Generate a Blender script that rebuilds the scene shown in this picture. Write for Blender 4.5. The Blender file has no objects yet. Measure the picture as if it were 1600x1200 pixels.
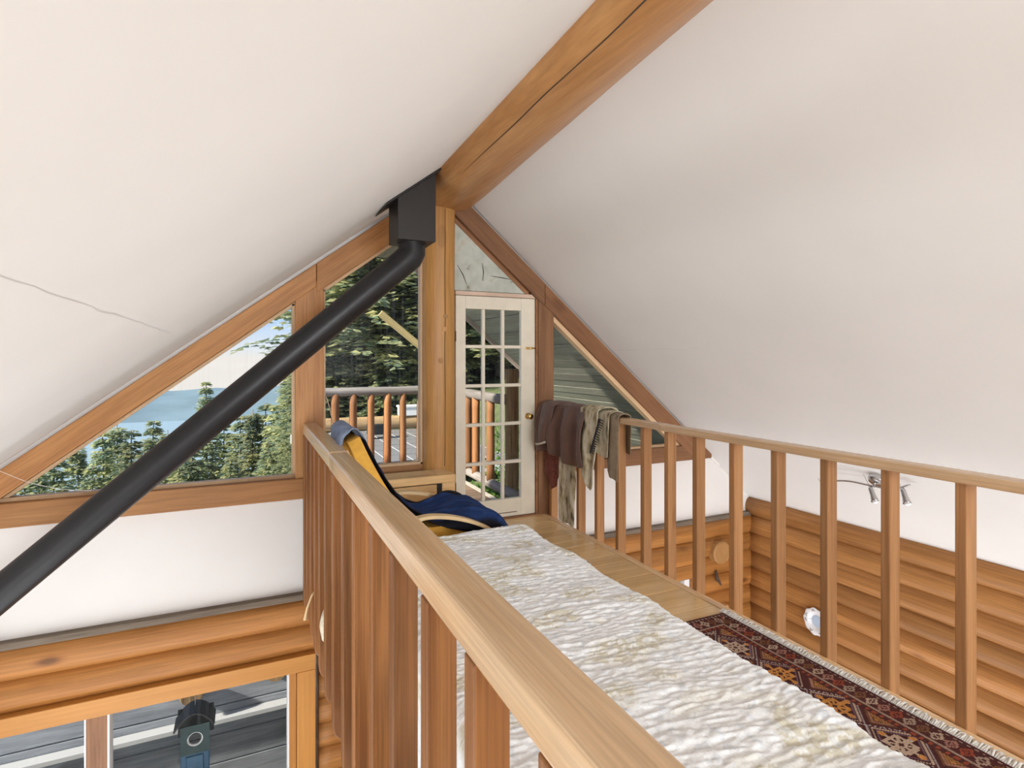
import bpy, bmesh, math, random
import numpy as np
from mathutils import Vector, Matrix, noise as mnoise

R = math.radians
random.seed(7)
sc = bpy.context.scene
COL = sc.collection

# ------------------------------------------------------------------ camera
YAW = math.atan2(415.0, 883.0)
cam_d = bpy.data.cameras.new('camera')
cam = bpy.data.objects.new('camera', cam_d)
COL.objects.link(cam)
cam.location = (0, 0, 1.47)
cam.rotation_euler = (R(90), 0, -YAW)
cam_d.sensor_fit = 'HORIZONTAL'
cam_d.sensor_width = 36
cam_d.lens = 36 * 883 / 1600
cam_d.shift_y = -40 / 1600
cam_d.clip_start = 0.02
cam_d.clip_end = 5000
sc.camera = cam

# ------------------------------------------------------------------ world, sun, exposure
vs = sc.view_settings
vs.view_transform = 'Standard'
vs.look = 'None'
vs.gamma = 1
vs.use_curve_mapping = False
vs.exposure = 0.2

W = bpy.data.worlds.new('world')
sc.world = W
W.use_nodes = True
nt = W.node_tree
nt.nodes.clear()


def N(nt, t, **kw):
    n = nt.nodes.new(t)
    for k, v in kw.items():
        if k.startswith('i_'):
            n.inputs[k[2:].replace('_', ' ')].default_value = v
        else:
            setattr(n, k, v)
    return n


def L(nt, a, ao, b, bi):
    nt.links.new(a.outputs[ao], b.inputs[bi])


def ramp(nt, stops, interp='LINEAR'):
    n = nt.nodes.new('ShaderNodeValToRGB')
    cr = n.color_ramp
    cr.interpolation = interp
    while len(cr.elements) < len(stops):
        cr.elements.new(0.5)
    for e, (p, c) in zip(cr.elements, stops):
        e.position = p
        e.color = (*c, 1) if len(c) == 3 else c
    return n


tc = N(nt, 'ShaderNodeTexCoord')
sep = N(nt, 'ShaderNodeSeparateXYZ')
L(nt, tc, 'Generated', sep, 0)
grad = ramp(nt, [(0.0, (0.62, 0.60, 0.56)), (0.5, (0.86, 0.81, 0.76)), (0.508, (0.76, 0.80, 0.85)), (0.535, (0.42, 0.62, 0.92)), (1.0, (0.24, 0.45, 0.90))])
mr = N(nt, 'ShaderNodeMapRange')
mr.inputs['From Min'].default_value = -1
L(nt, sep, 'Z', mr, 'Value')
L(nt, mr, 0, grad, 0)
mp = N(nt, 'ShaderNodeMapping')
mp.inputs['Scale'].default_value = (2.2, 2.2, 9)
L(nt, tc, 'Generated', mp, 0)
cn = N(nt, 'ShaderNodeTexNoise')
cn.inputs['Scale'].default_value = 1.6
cn.inputs['Detail'].default_value = 7
L(nt, mp, 0, cn, 'Vector')
cr_ = ramp(nt, [(0.53, (0, 0, 0)), (0.72, (1, 1, 1))])
L(nt, cn, 0, cr_, 0)
mx = N(nt, 'ShaderNodeMix', data_type='RGBA')
mx.inputs[7].default_value = (0.95, 0.90, 0.88, 1)
L(nt, cr_, 0, mx, 0)
L(nt, grad, 0, mx, 6)
bg = N(nt, 'ShaderNodeBackground')
bg.inputs['Strength'].default_value = 0.95
L(nt, mx, 2, bg, 'Color')
wo = N(nt, 'ShaderNodeOutputWorld')
L(nt, bg, 0, wo, 0)

sun_d = bpy.data.lights.new('sun', 'SUN')
sun_d.energy = 8.5
sun_d.angle = R(2.5)
sun_d.color = (1.0, 0.92, 0.78)
sun = bpy.data.objects.new('sun', sun_d)
COL.objects.link(sun)
sun.rotation_euler = Vector((0.76, 0.16, -0.50)).to_track_quat('-Z', 'Y').to_euler()


def area(name, loc, target, sx, sy, power, col=(1, 0.97, 0.93)):
    d = bpy.data.lights.new(name, 'AREA')
    d.shape = 'RECTANGLE'
    d.size, d.size_y = sx, sy
    d.energy = power
    d.color = col
    o = bpy.data.objects.new(name, d)
    COL.objects.link(o)
    o.location = loc
    o.rotation_euler = (Vector(target) - Vector(loc)).to_track_quat('-Z', 'Y').to_euler()
    return o


# fill lamps added behind the camera and low on the lake side, not windows
area('rear_gable_fill', (1.4, -4.85, 1.75), (1.4, 2.0, 0.6), 2.6, 1.5, 235, (0.90, 0.95, 1.0))
area('lake_side_low_fill', (-2.62, 0.2, -1.2), (3.5, 0.6, 0.6), 5.0, 1.5, 100, (0.90, 0.95, 1.0))
area('rear_low_fill', (3.9, -4.85, -1.3), (3.9, 3.0, 0.4), 2.4, 1.8, 60, (0.90, 0.95, 1.0))
# upward fill lamps added below the loft to brighten both ceiling slopes
area('uplight_fill_stove_side', (-1.1, 2.2, -2.5), (-1.1, 2.6, 3.0), 2.2, 4.6, 85, (0.92, 0.96, 1.0))
area('uplight_fill_log_side', (3.95, 2.1, -2.5), (3.9, 2.5, 3.0), 2.0, 4.6, 68, (0.92, 0.96, 1.0))

# ------------------------------------------------------------------ helpers


def link(o, parent=None):
    COL.objects.link(o)
    if parent is not None:
        o.parent = parent
    return o


def tag(o, label=None, cat=None, group=None, kind=None):
    if label:
        o['label'] = label
    if cat:
        o['category'] = cat
    if group:
        o['group'] = group
    if kind:
        o['kind'] = kind
    return o


def empty(name, loc=(0, 0, 0), **kw):
    o = bpy.data.objects.new(name, None)
    o.location = loc
    o.empty_display_size = 0.1
    link(o)
    tag(o, **kw)
    return o


class MB:
    def __init__(s):
        s.v, s.f = [], []

    def add(s, vs_, fs):
        b = len(s.v)
        s.v += [tuple(p) for p in vs_]
        s.f += [tuple(b + i for i in q) for q in fs]
        return s

    def box(s, x0, x1, y0, y1, z0, z1):
        return s.add([(x0, y0, z0), (x1, y0, z0), (x1, y1, z0), (x0, y1, z0), (x0, y0, z1), (x1, y0, z1), (x1, y1, z1), (x0, y1, z1)],
                     [(0, 3, 2, 1), (4, 5, 6, 7), (0, 1, 5, 4), (1, 2, 6, 5), (2, 3, 7, 6), (3, 0, 4, 7)])

    def prism_y(s, poly, y0, y1):
        """poly: list of (x, z) counter-clockwise seen from -Y, extruded along Y"""
        n = len(poly)
        v = [(x, y0, z) for x, z in poly] + [(x, y1, z) for x, z in poly]
        f = [tuple(range(n)), tuple(range(2 * n - 1, n - 1, -1))]
        f += [(i, i + n, (i + 1) % n + n, (i + 1) % n) for i in range(n)]
        return s.add(v, f)

    def tube(s, pts, rad, seg=12, cap=True, flat=None):
        pts = [Vector(p) for p in pts]
        if not hasattr(rad, '__len__'):
            rad = [rad] * len(pts)
        t0 = (pts[1] - pts[0]).normalized()
        up = Vector((0, 0, 1)) if abs(t0.z) < 0.9 else Vector((1, 0, 0))
        n = t0.cross(up).normalized()
        rings = []
        v = []
        for i, p in enumerate(pts):
            t = (pts[min(i + 1, len(pts) - 1)] - pts[max(i - 1, 0)]).normalized()
            n = (n - t * n.dot(t)).normalized()
            b = t.cross(n)
            for k in range(seg):
                a = 2 * math.pi * k / seg
                r = rad[i]
                if flat:
                    r = r * flat(a, i)
                v.append(p + n * (r * math.cos(a)) + b * (r * math.sin(a)))
        f = []
        for i in range(len(pts) - 1):
            for k in range(seg):
                a, b_ = i * seg + k, i * seg + (k + 1) % seg
                f.append((a, b_, b_ + seg, a + seg))
        if cap:
            f.append(tuple(range(seg - 1, -1, -1)))
            f.append(tuple(range((len(pts) - 1) * seg, len(pts) * seg)))
        return s.add(v, f)

    def grid(s, P):
        """P: array (n, m, 3)"""
        n, m = len(P), len(P[0])
        v = [tuple(p) for row in P for p in row]
        f = [(i * m + j, i * m + j + 1, (i + 1) * m + j + 1, (i + 1) * m + j) for i in range(n - 1) for j in range(m - 1)]
        return s.add(v, f)

    def lathe(s, prof, axis_o, axis_d, seg=16):
        """prof: list of (radius, height along axis)"""
        d = Vector(axis_d).normalized()
        up = Vector((0, 0, 1)) if abs(d.z) < 0.9 else Vector((1, 0, 0))
        n = d.cross(up).normalized()
        b = d.cross(n)
        o = Vector(axis_o)
        v, f = [], []
        for r, h in prof:
            for k in range(seg):
                a = 2 * math.pi * k / seg
                v.append(o + d * h + n * (r * math.cos(a)) + b * (r * math.sin(a)))
        for i in range(len(prof) - 1):
            for k in range(seg):
                a, b_ = i * seg + k, i * seg + (k + 1) % seg
                f.append((a, b_, b_ + seg, a + seg))
        f.append(tuple(range(seg - 1, -1, -1)))
        f.append(tuple(range((len(prof) - 1) * seg, len(prof) * seg)))
        return s.add(v, f)

    def mesh(s, name, mat, smooth=False):
        me = bpy.data.meshes.new(name)
        me.from_pydata(s.v, [], s.f)
        me.materials.append(mat)
        bm = bmesh.new()
        bm.from_mesh(me)
        bmesh.ops.recalc_face_normals(bm, faces=bm.faces)
        bm.to_mesh(me)
        bm.free()
        if smooth:
            me.polygons.foreach_set('use_smooth', [True] * len(me.polygons))
        me.update()
        return me

    def build(s, name, mat, parent=None, smooth=False, bevel=0, loc=None, rot=None, seg=2, solid=0, subsurf=0, auto=None):
        o = bpy.data.objects.new(name, s.mesh(name, mat, smooth))
        link(o, parent)
        if loc is not None:
            o.location = loc
        if rot is not None:
            o.rotation_euler = rot
        if solid:
            m = o.modifiers.new('solid', 'SOLIDIFY')
            m.thickness = solid
            m.offset = 0
        if bevel:
            m = o.modifiers.new('bevel', 'BEVEL')
            m.width = bevel
            m.segments = seg
            m.limit_method = 'ANGLE'
        if subsurf:
            m = o.modifiers.new('sub', 'SUBSURF')
            m.levels = m.render_levels = subsurf
        return o


def copy_tree(o, parent=None):
    c = o.copy()
    link(c)
    c.parent = parent
    for ch in list(o.children):
        copy_tree(ch, c)
    return c


def nz(x, y=0.0, z=0.0):
    return mnoise.noise(Vector((x, y, z)))


# ------------------------------------------------------------------ materials
def new_mat(name):
    m = bpy.data.materials.new(name)
    m.use_nodes = True
    t = m.node_tree
    bs = t.nodes['Principled BSDF']
    return m, t, bs


def plain(name, col, rough=0.5, metal=0.0, spec=0.5, var=0.0, vscale=6.0, bump=0.0, bscale=60.0, sheen=0.0):
    m, t, bs = new_mat(name)
    bs.inputs['Base Color'].default_value = (*col, 1)
    bs.inputs['Roughness'].default_value = rough
    bs.inputs['Metallic'].default_value = metal
    bs.inputs['Specular IOR Level'].default_value = spec
    if sheen:
        bs.inputs['Sheen Weight'].default_value = sheen
    co = N(t, 'ShaderNodeTexCoord')
    if var:
        n = N(t, 'ShaderNodeTexNoise')
        n.inputs['Scale'].default_value = vscale
        n.inputs['Detail'].default_value = 5
        L(t, co, 'Object', n, 'Vector')
        r = ramp(t, [(0.3, tuple(c * (1 - var) for c in col)), (0.7, tuple(min(1, c * (1 + var)) for c in col))])
        L(t, n, 0, r, 0)
        L(t, r, 0, bs, 'Base Color')
    if bump:
        n2 = N(t, 'ShaderNodeTexNoise')
        n2.inputs['Scale'].default_value = bscale
        n2.inputs['Detail'].default_value = 4
        L(t, co, 'Object', n2, 'Vector')
        b = N(t, 'ShaderNodeBump')
        b.inputs['Strength'].default_value = bump
        b.inputs['Distance'].default_value = 0.01
        L(t, n2, 0, b, 'Height')
        L(t, b, 0, bs, 'Normal')
    return m


def wood(name, light, dark, axis='x', rough=0.45, knots=0.6, fine=0.35, across=9.0, along=0.7, kscale=2.6, contrast=(0.3, 0.72), spec=0.4, crack=0.0, objvar=0.25):
    m, t, bs = new_mat(name)
    bs.inputs['Specular IOR Level'].default_value = spec
    co = N(t, 'ShaderNodeTexCoord')
    oi = N(t, 'ShaderNodeObjectInfo')
    sc_ = N(t, 'ShaderNodeMath', operation='MULTIPLY')
    sc_.inputs[1].default_value = 37.0
    L(t, oi, 'Random', sc_, 0)
    ad = N(t, 'ShaderNodeVectorMath', operation='ADD')
    L(t, co, 'Object', ad, 0)
    L(t, sc_, 0, ad, 1)
    ai = 'xyz'.index(axis)

    def mapped(al, ac):
        mpn = N(t, 'ShaderNodeMapping')
        s = [ac, ac, ac]
        s[ai] = al
        mpn.inputs['Scale'].default_value = s
        L(t, ad, 0, mpn, 0)
        return mpn

    m1 = mapped(along, across)
    n1 = N(t, 'ShaderNodeTexNoise')
    n1.inputs['Scale'].default_value = 1.0
    n1.inputs['Detail'].default_value = 7
    n1.inputs['Roughness'].default_value = 0.6
    n1.inputs['Distortion'].default_value = 0.7
    L(t, m1, 0, n1, 'Vector')
    mid = tuple((a + b) * 0.5 for a, b in zip(light, dark))
    r1 = ramp(t, [(contrast[0], dark), (0.5, mid), (contrast[1], light)])
    L(t, n1, 0, r1, 0)
    # fine streaks
    m2 = mapped(along * 4, across * 9)
    n2 = N(t, 'ShaderNodeTexNoise')
    n2.inputs['Scale'].default_value = 1.0
    n2.inputs['Detail'].default_value = 3
    L(t, m2, 0, n2, 'Vector')
    r2 = ramp(t, [(0.3, (1 - fine,) * 3), (0.65, (1, 1, 1))])
    L(t, n2, 0, r2, 0)
    mul = N(t, 'ShaderNodeMix', data_type='RGBA', blend_type='MULTIPLY')
    mul.inputs[0].default_value = 1
    L(t, r1, 0, mul, 6)
    L(t, r2, 0, mul, 7)
    last = mul
    if knots:
        m3 = mapped(kscale * 0.45, kscale)
        vo = N(t, 'ShaderNodeTexVoronoi')
        vo.inputs['Scale'].default_value = 1.0
        L(t, m3, 0, vo, 'Vector')
        r3 = ramp(t, [(0.0, (1 - knots * 0.9, 1 - knots, 1 - knots)), (0.055, (1 - knots * 0.8, 1 - knots * 0.85, 1 - knots * 0.9)), (0.1, (0.86, 0.80, 0.76)), (0.14, (1, 1, 1))])
        L(t, vo, 'Distance', r3, 0)
        mk = N(t, 'ShaderNodeMix', data_type='RGBA', blend_type='MULTIPLY')
        mk.inputs[0].default_value = 1
        L(t, last, 2, mk, 6)
        L(t, r3, 0, mk, 7)
        last = mk
    # each piece a little different
    hv = N(t, 'ShaderNodeHueSaturation')
    mv = N(t, 'ShaderNodeMapRange')
    mv.inputs['To Min'].default_value = 1 - objvar
    mv.inputs['To Max'].default_value = 1 + objvar * 0.6
    L(t, oi, 'Random', mv, 'Value')
    L(t, mv, 0, hv, 'Value')
    L(t, last, 2, hv, 'Color')
    L(t, hv, 0, bs, 'Base Color')
    bs.inputs['Roughness'].default_value = rough
    b = N(t, 'ShaderNodeBump')
    b.inputs['Strength'].default_value = 0.25
    b.inputs['Distance'].default_value = 0.004
    L(t, n2, 0, b, 'Height')
    L(t, b, 0, bs, 'Normal')
    return m


def glass_mat(name, dirt=0.05):
    m, t, bs = new_mat(name)
    t.nodes.remove(bs)
    out = [n for n in t.nodes if n.type == 'OUTPUT_MATERIAL'][0]
    tr = N(t, 'ShaderNodeBsdfTransparent')
    tr.inputs[0].default_value = (0.97, 0.98, 0.98, 1)
    gl = N(t, 'ShaderNodeBsdfGlossy')
    gl.inputs['Roughness'].default_value = 0.02
    fr = N(t, 'ShaderNodeFresnel')
    fr.inputs[0].default_value = 1.45
    mm = N(t, 'ShaderNodeMath', operation='MULTIPLY')
    mm.inputs[1].default_value = 0.025
    L(t, fr, 0, mm, 0)
    m1 = N(t, 'ShaderNodeMixShader')
    L(t, mm, 0, m1, 0)
    L(t, tr, 0, m1, 1)
    L(t, gl, 0, m1, 2)
    df = N(t, 'ShaderNodeBsdfDiffuse')
    df.inputs[0].default_value = (0.8, 0.85, 0.9, 1)
    dtr = N(t, 'ShaderNodeBsdfTranslucent')
    dtr.inputs[0].default_value = (0.8, 0.85, 0.9, 1)
    dm = N(t, 'ShaderNodeMixShader')
    L(t, df, 0, dm, 1)
    L(t, dtr, 0, dm, 2)
    co = N(t, 'ShaderNodeTexCoord')
    mpn = N(t, 'ShaderNodeMapping')
    mpn.inputs['Scale'].default_value = (60, 60, 1.5)
    L(t, co, 'Object', mpn, 0)
    n1 = N(t, 'ShaderNodeTexNoise')
    n1.inputs['Scale'].default_value = 1.0
    n1.inputs['Detail'].default_value = 5
    L(t, mpn, 0, n1, 'Vector')
    r1 = ramp(t, [(0.48, (dirt * 0.3,) * 3), (0.75, (dirt * 4.5,) * 3)])
    L(t, n1, 0, r1, 0)
    m2 = N(t, 'ShaderNodeMixShader')
    L(t, r1, 0, m2, 0)
    L(t, m1, 0, m2, 1)
    L(t, dm, 0, m2, 2)
    L(t, m2, 0, out, 0)
    return m


def attr_mat(name, rough=0.9, bump=0.4, bscale=220, sheen=0.0, lo=0.72, hi=1.1):
    m, t, bs = new_mat(name)
    a = N(t, 'ShaderNodeVertexColor')
    a.layer_name = 'Col'
    co = N(t, 'ShaderNodeTexCoord')
    n = N(t, 'ShaderNodeTexNoise')
    n.inputs['Scale'].default_value = bscale
    n.inputs['Detail'].default_value = 3
    L(t, co, 'Object', n, 'Vector')
    r = ramp(t, [(0.3, (lo,) * 3), (0.7, (hi,) * 3)])
    L(t, n, 0, r, 0)
    mu = N(t, 'ShaderNodeMix', data_type='RGBA', blend_type='MULTIPLY')
    mu.inputs[0].default_value = 1
    L(t, a, 0, mu, 6)
    L(t, r, 0, mu, 7)
    L(t, mu, 2, bs, 'Base Color')
    bs.inputs['Roughness'].default_value = rough
    bs.inputs['Specular IOR Level'].default_value = 0.1
    if sheen:
        bs.inputs['Sheen Weight'].default_value = sheen
    b = N(t, 'ShaderNodeBump')
    b.inputs['Strength'].default_value = bump
    b.inputs['Distance'].default_value = 0.004
    L(t, n, 0, b, 'Height')
    L(t, b, 0, bs, 'Normal')
    return m


PLASTER = plain('white_plaster', (0.80, 0.775, 0.745), 0.9, spec=0.1, var=0.02, vscale=1.5, bump=0.08, bscale=14)
WALLWHITE = plain('white_wall_paint', (0.80, 0.765, 0.73), 0.85, spec=0.15, var=0.02, vscale=2)
LOG_X = wood('log_along_x', (0.54, 0.235, 0.06), (0.34, 0.13, 0.028), 'x', 0.5, 0.75, 0.3, 8, 0.5)
LOG_Y = wood('log_along_y', (0.52, 0.24, 0.075), (0.31, 0.125, 0.033), 'y', 0.5, 0.75, 0.3, 8, 0.5)
BEAM_Y = wood('ridge_log', (0.62, 0.33, 0.13), (0.45, 0.20, 0.065), 'y', 0.38, 0.3, 0.2, 6, 0.6, 2.2)
POST_Z = wood('post_timber', (0.80, 0.43, 0.14), (0.62, 0.29, 0.075), 'z', 0.42, 0.25, 0.22, 8, 0.6)
FRAME_Z = wood('frame_timber_upright', (0.56, 0.28, 0.10), (0.40, 0.17, 0.055), 'z', 0.5, 0.5, 0.25, 8, 0.8)
FRAME_X = wood('frame_timber', (0.56, 0.27, 0.095), (0.40, 0.165, 0.05), 'x', 0.5, 0.5, 0.25, 8, 0.8)
BROWN_X = wood('brown_rafter_timber', (0.36, 0.17, 0.075), (0.22, 0.095, 0.04), 'x', 0.5, 0.4, 0.25, 8, 0.8)
BROWN_Z = wood('brown_upright_timber', (0.40, 0.20, 0.09), (0.26, 0.11, 0.045), 'z', 0.5, 0.4, 0.25, 8, 0.8)
PALE_X = wood('pale_stop_strip', (0.78, 0.55, 0.33), (0.66, 0.42, 0.23), 'x', 0.5, 0, 0.2)
PALE_Z = wood('pale_stop_strip_upright', (0.78, 0.55, 0.33), (0.66, 0.42, 0.23), 'z', 0.5, 0, 0.2)
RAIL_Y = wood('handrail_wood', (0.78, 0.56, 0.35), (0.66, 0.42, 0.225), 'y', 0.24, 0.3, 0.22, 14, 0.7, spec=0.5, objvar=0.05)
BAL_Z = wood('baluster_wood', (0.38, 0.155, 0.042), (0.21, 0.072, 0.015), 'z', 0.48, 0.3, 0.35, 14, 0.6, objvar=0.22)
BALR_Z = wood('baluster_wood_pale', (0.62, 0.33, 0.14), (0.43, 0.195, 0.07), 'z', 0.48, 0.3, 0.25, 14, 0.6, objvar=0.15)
FLOOR_X = wood('pine_floor', (0.94, 0.67, 0.36), (0.80, 0.51, 0.22), 'x', 0.22, 0.6, 0.15, 9, 0.6, 3.4, spec=0.5, objvar=0.12)
FLOOR_Y = wood('pine_floor_edge', (0.92, 0.66, 0.38), (0.80, 0.52, 0.26), 'y', 0.3, 0.3, 0.15, 9, 0.6, objvar=0.05)
TRIM_X = wood('window_trim_wood', (0.60, 0.275, 0.065), (0.48, 0.20, 0.04), 'x', 0.4, 0.2, 0.12, 7, 0.5, objvar=0.05)
TRIM_Z = wood('window_trim_wood_upright', (0.60, 0.275, 0.065), (0.48, 0.20, 0.04), 'z', 0.4, 0.2, 0.12, 7, 0.5, objvar=0.05)
CHEST_X = wood('bench_wood', (0.88, 0.60, 0.30), (0.74, 0.45, 0.19), 'x', 0.25, 0.2, 0.15, 9, 0.7, spec=0.5, objvar=0.05)
BIRCH = plain('birch_veneer', (0.82, 0.60, 0.33), 0.3, var=0.06, vscale=12)
GREYWOOD_X = wood('weathered_grey_wood', (0.36, 0.33, 0.31), (0.20, 0.18, 0.17), 'x', 0.8, 0.4, 0.4, 8, 0.6)
LEDGE = wood('grey_brown_ledge', (0.34, 0.27, 0.20), (0.20, 0.15, 0.11), 'x', 0.8, 0.2, 0.4, 9, 0.8)
GREYWOOD_Y = wood('weathered_grey_rail', (0.40, 0.36, 0.33), (0.24, 0.21, 0.19), 'y', 0.8, 0.4, 0.4, 8, 0.6)
SLAT_Z = wood('picket_wood', (0.50, 0.23, 0.085), (0.30, 0.12, 0.045), 'z', 0.7, 0.4, 0.35, 10, 0.7)
OLDPOST_Z = wood('weathered_log_post', (0.50, 0.33, 0.16), (0.26, 0.15, 0.07), 'z', 0.8, 0.5, 0.5, 12, 0.8)
SOFFIT_Y = wood('soffit_boards', (0.52, 0.51, 0.42), (0.35, 0.34, 0.28), 'y', 0.8, 0.3, 0.35, 10, 0.6, objvar=0.25)
YELLOW_X = wood('yellow_brace_board', (0.80, 0.66, 0.33), (0.62, 0.48, 0.20), 'x', 0.7, 0.3, 0.2, 8, 0.8)
DECK_X = wood('deck_boards', (0.34, 0.24, 0.17), (0.20, 0.13, 0.09), 'x', 0.7, 0.3, 0.35, 10, 0.8)
BLACKPIPE = plain('black_stove_paint', (0.016, 0.015, 0.016), 0.40, spec=0.4, var=0.15, vscale=5)
BLACKBOX = plain('black_sheet_metal', (0.022, 0.017, 0.015), 0.5, spec=0.4)
CHROME = plain('brushed_chrome', (0.55, 0.55, 0.55), 0.22, 1.0)
LENS = plain('lamp_lens', (0.9, 0.9, 0.9), 0.15)
BRASS = plain('brass', (0.66, 0.45, 0.16), 0.25, 1.0)
RUST = plain('dark_hinge', (0.16, 0.10, 0.06), 0.5, 0.6)
CREAM = plain('cream_door_paint', (0.84, 0.775, 0.63), 0.45, var=0.04, vscale=9)
GLASS = glass_mat('window_glass', 0.008)
GLASS_D = glass_mat('dusty_window_glass', 0.014)
BLACK = plain('black', (0.01, 0.01, 0.01), 0.7)
DARKGAP = plain('dark_caulk', (0.07, 0.045, 0.03), 0.9)
WHITEVINYL = plain('white_vinyl', (0.80, 0.80, 0.80), 0.5)

# ------------------------------------------------------------------ room shell
D = 4.76                                     # inner face of the gable wall
def zl(x): return 1.876 + 0.758 * x          # left ceiling
def zr(x): return 4.404 - 0.86 * x           # right ceiling
XR, XL = 5.27, -2.72
RX = (4.404 - 1.876) / (0.758 + 0.86)
RZ = zl(RX)

cl = MB().prism_y([(XL - 0.2, zl(XL - 0.2)), (RX, RZ), (RX, RZ + 0.1), (XL - 0.2, zl(XL - 0.2) + 0.1)], -5.0, D + 0.12).build('ceiling_left', PLASTER)
tag(cl, 'smooth white sloping ceiling over the stove pipe side', 'ceiling', kind='structure')
cr = MB().prism_y([(RX, RZ), (XR + 0.25, zr(XR + 0.25)), (XR + 0.25, zr(XR + 0.25) + 0.1), (RX, RZ + 0.1)], -5.0, D + 0.12).build('ceiling_right', PLASTER)
tag(cr, 'smooth white sloping ceiling with the small spotlight bar', 'ceiling', kind='structure')
# plaster hairline cracks: narrow wandering strips of chipped plaster on the slopes
CRACK = plain('chipped_plaster', (0.66, 0.635, 0.61), 0.95)
def crack(zf, x0, y0, y1, parent, w0=0.003, seed=0):
    n = 26
    rows = []
    for i in range(n):
        y = y0 + (y1 - y0) * i / (n - 1)
        x = x0 + 0.012 * nz(y * 5, seed)
        w = w0 * (0.4 + abs(nz(y * 9, seed + 4)) * 2)
        rows.append([(x - w, y, zf(x - w) - 0.0008), (x + w, y, zf(x + w) - 0.0008)])
    return MB().grid(rows).build('crack', CRACK, parent)
crack(zl, -0.36, 1.15, 3.4, cl, 0.0014, 1)
crack(zr, 3.32, 3.5, 4.6, cr, 0.0016, 5)

wl = MB().box(XL - 0.3, XL, -5, D + 0.1, -2.7, zl(XL) + 0.05).build('wall_left', WALLWHITE)  # unseen side wall, made white so bounced light stays neutral
tag(wl, 'unseen side wall below the left ceiling slope, whitened for neutral bounce', 'wall', kind='structure')
wb = empty('wall_back', kind='structure', label='unseen rear gable wall behind the loft, whitened for neutral bounce', cat='wall')  # rear wall is out of view; its white keeps the bounce neutral
MB().prism_y([(XL, -2.7), (XR, -2.7), (XR, zr(XR)), (RX, RZ), (XL, zl(XL))], -5.15, -5.0).build('gable_panel', WALLWHITE, wb)
fl = MB().box(XL - 0.3, XR + 0.4, -5, D + 0.1, -2.75, -2.65).build('floor_lower', plain('neutral_bounce_floor', (0.60, 0.59, 0.58), 0.95, var=0.05))  # unseen floor added for bounce, pale neutral tone instead of wood
tag(fl, 'unseen floor under the loft, added pale for bounced light', 'floor', kind='structure')

# gable wall: white boards below the windows, logs lower down
wf = empty('wall_front', (0, 0, 0), kind='structure', label='gable wall with white boards over round logs', cat='wall')
MB().box(XL, 1.67, D, D + 0.12, -0.38, 0.40).build('white_panel', WALLWHITE, wf)
MB().prism_y([(2.47, -0.29), (XR + 0.1, -0.29), (XR + 0.05, zr(XR + 0.05)), (4.63, 0.42), (2.47, 0.42)], D, D + 0.12).build('white_panel', WALLWHITE, wf)
def log_mb(p0, p1, r, seed=0, n=22, seg=20, squash=1.0):
    p0, p1 = Vector(p0), Vector(p1)
    pts, rad = [], []
    for i in range(n):
        k = i / (n - 1)
        p = p0.lerp(p1, k)
        p += Vector((0, 0, 0.010 * nz(k * 3.1, seed * 3.3)))
        pts.append(p)
        rad.append(r * (1 + 0.045 * nz(k * 4.7, seed * 7.7, 2)))
    return MB().tube(pts, rad, seg, flat=lambda a, i: 1 + 0.02 * nz(math.cos(a) * 1.5 + seed, math.sin(a) * 1.5, i * 0.25))
# grey-brown ledge strips on top of the uppermost logs
MB().box(XL, 0.46, D - 0.06, D + 0.02, -0.425, -0.375).build('ledge', LEDGE, wf, bevel=0.008)
MB().box(2.62, XR, D - 0.05, D + 0.02, -0.335, -0.285).build('ledge', LEDGE, wf, bevel=0.008)
LZ = [-0.525, -0.735]
for i, z in enumerate(LZ):
    log_mb((XL, D + 0.04, z), (2.6, D + 0.04, z), 0.128, i + 1).build('log', LOG_X, wf, smooth=True)
for i in range(2, 10):
    z = -0.735 - 0.2 * (i - 1)
    log_mb((0.52, D + 0.04, z), (2.6, D + 0.04, z), 0.125, i + 1).build('log', LOG_X, wf, smooth=True)
for i in range(8):
    z = -2.03 - 0.2 * i
    if z > -2.7 and i < 4:
        log_mb((XL, D + 0.04, z), (0.5, D + 0.04, z), 0.125, i + 31).build('log', LOG_X, wf, smooth=True)
for i in range(12):
    z = -0.425 - 0.2 * i
    if -1.55 < z < -0.85:
        log_mb((4.45, D + 0.03, z), (XR + 0.1, D + 0.03, z), 0.118, i + 51).build('log', LOG_X, wf, smooth=True)
        log_mb((2.55, D + 0.03, z), (3.55, D + 0.03, z), 0.118, i + 71).build('log', LOG_X, wf, smooth=True)
    else:
        log_mb((2.55, D + 0.03, z), (XR + 0.1, D + 0.03, z), 0.118, i + 51).build('log', LOG_X, wf, smooth=True)
# sawn log end and scar on the right part of the gable logs
ENDG = wood('sawn_log_end', (0.62, 0.34, 0.13), (0.50, 0.24, 0.08), 'y', 0.5, 0, 0.2, 10, 10)
for (x, z, r) in ((4.72, -0.66, 0.125), (4.78, -1.35, 0.11)):
    MB().lathe([(r * 0.9, 0), (r, 0.012), (r, 0.10)], (x, D - 0.145, z), (0, 1, 0), 22).build('log_end', ENDG, wf, smooth=False, bevel=0.004)
MB().tube([(4.66, D - 0.10, -0.86), (4.68, D - 0.10, -0.95), (4.74, D - 0.10, -1.03)], [0.012, 0.020, 0.008], 8).build('scar', DARKGAP, wf, smooth=True)

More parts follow.
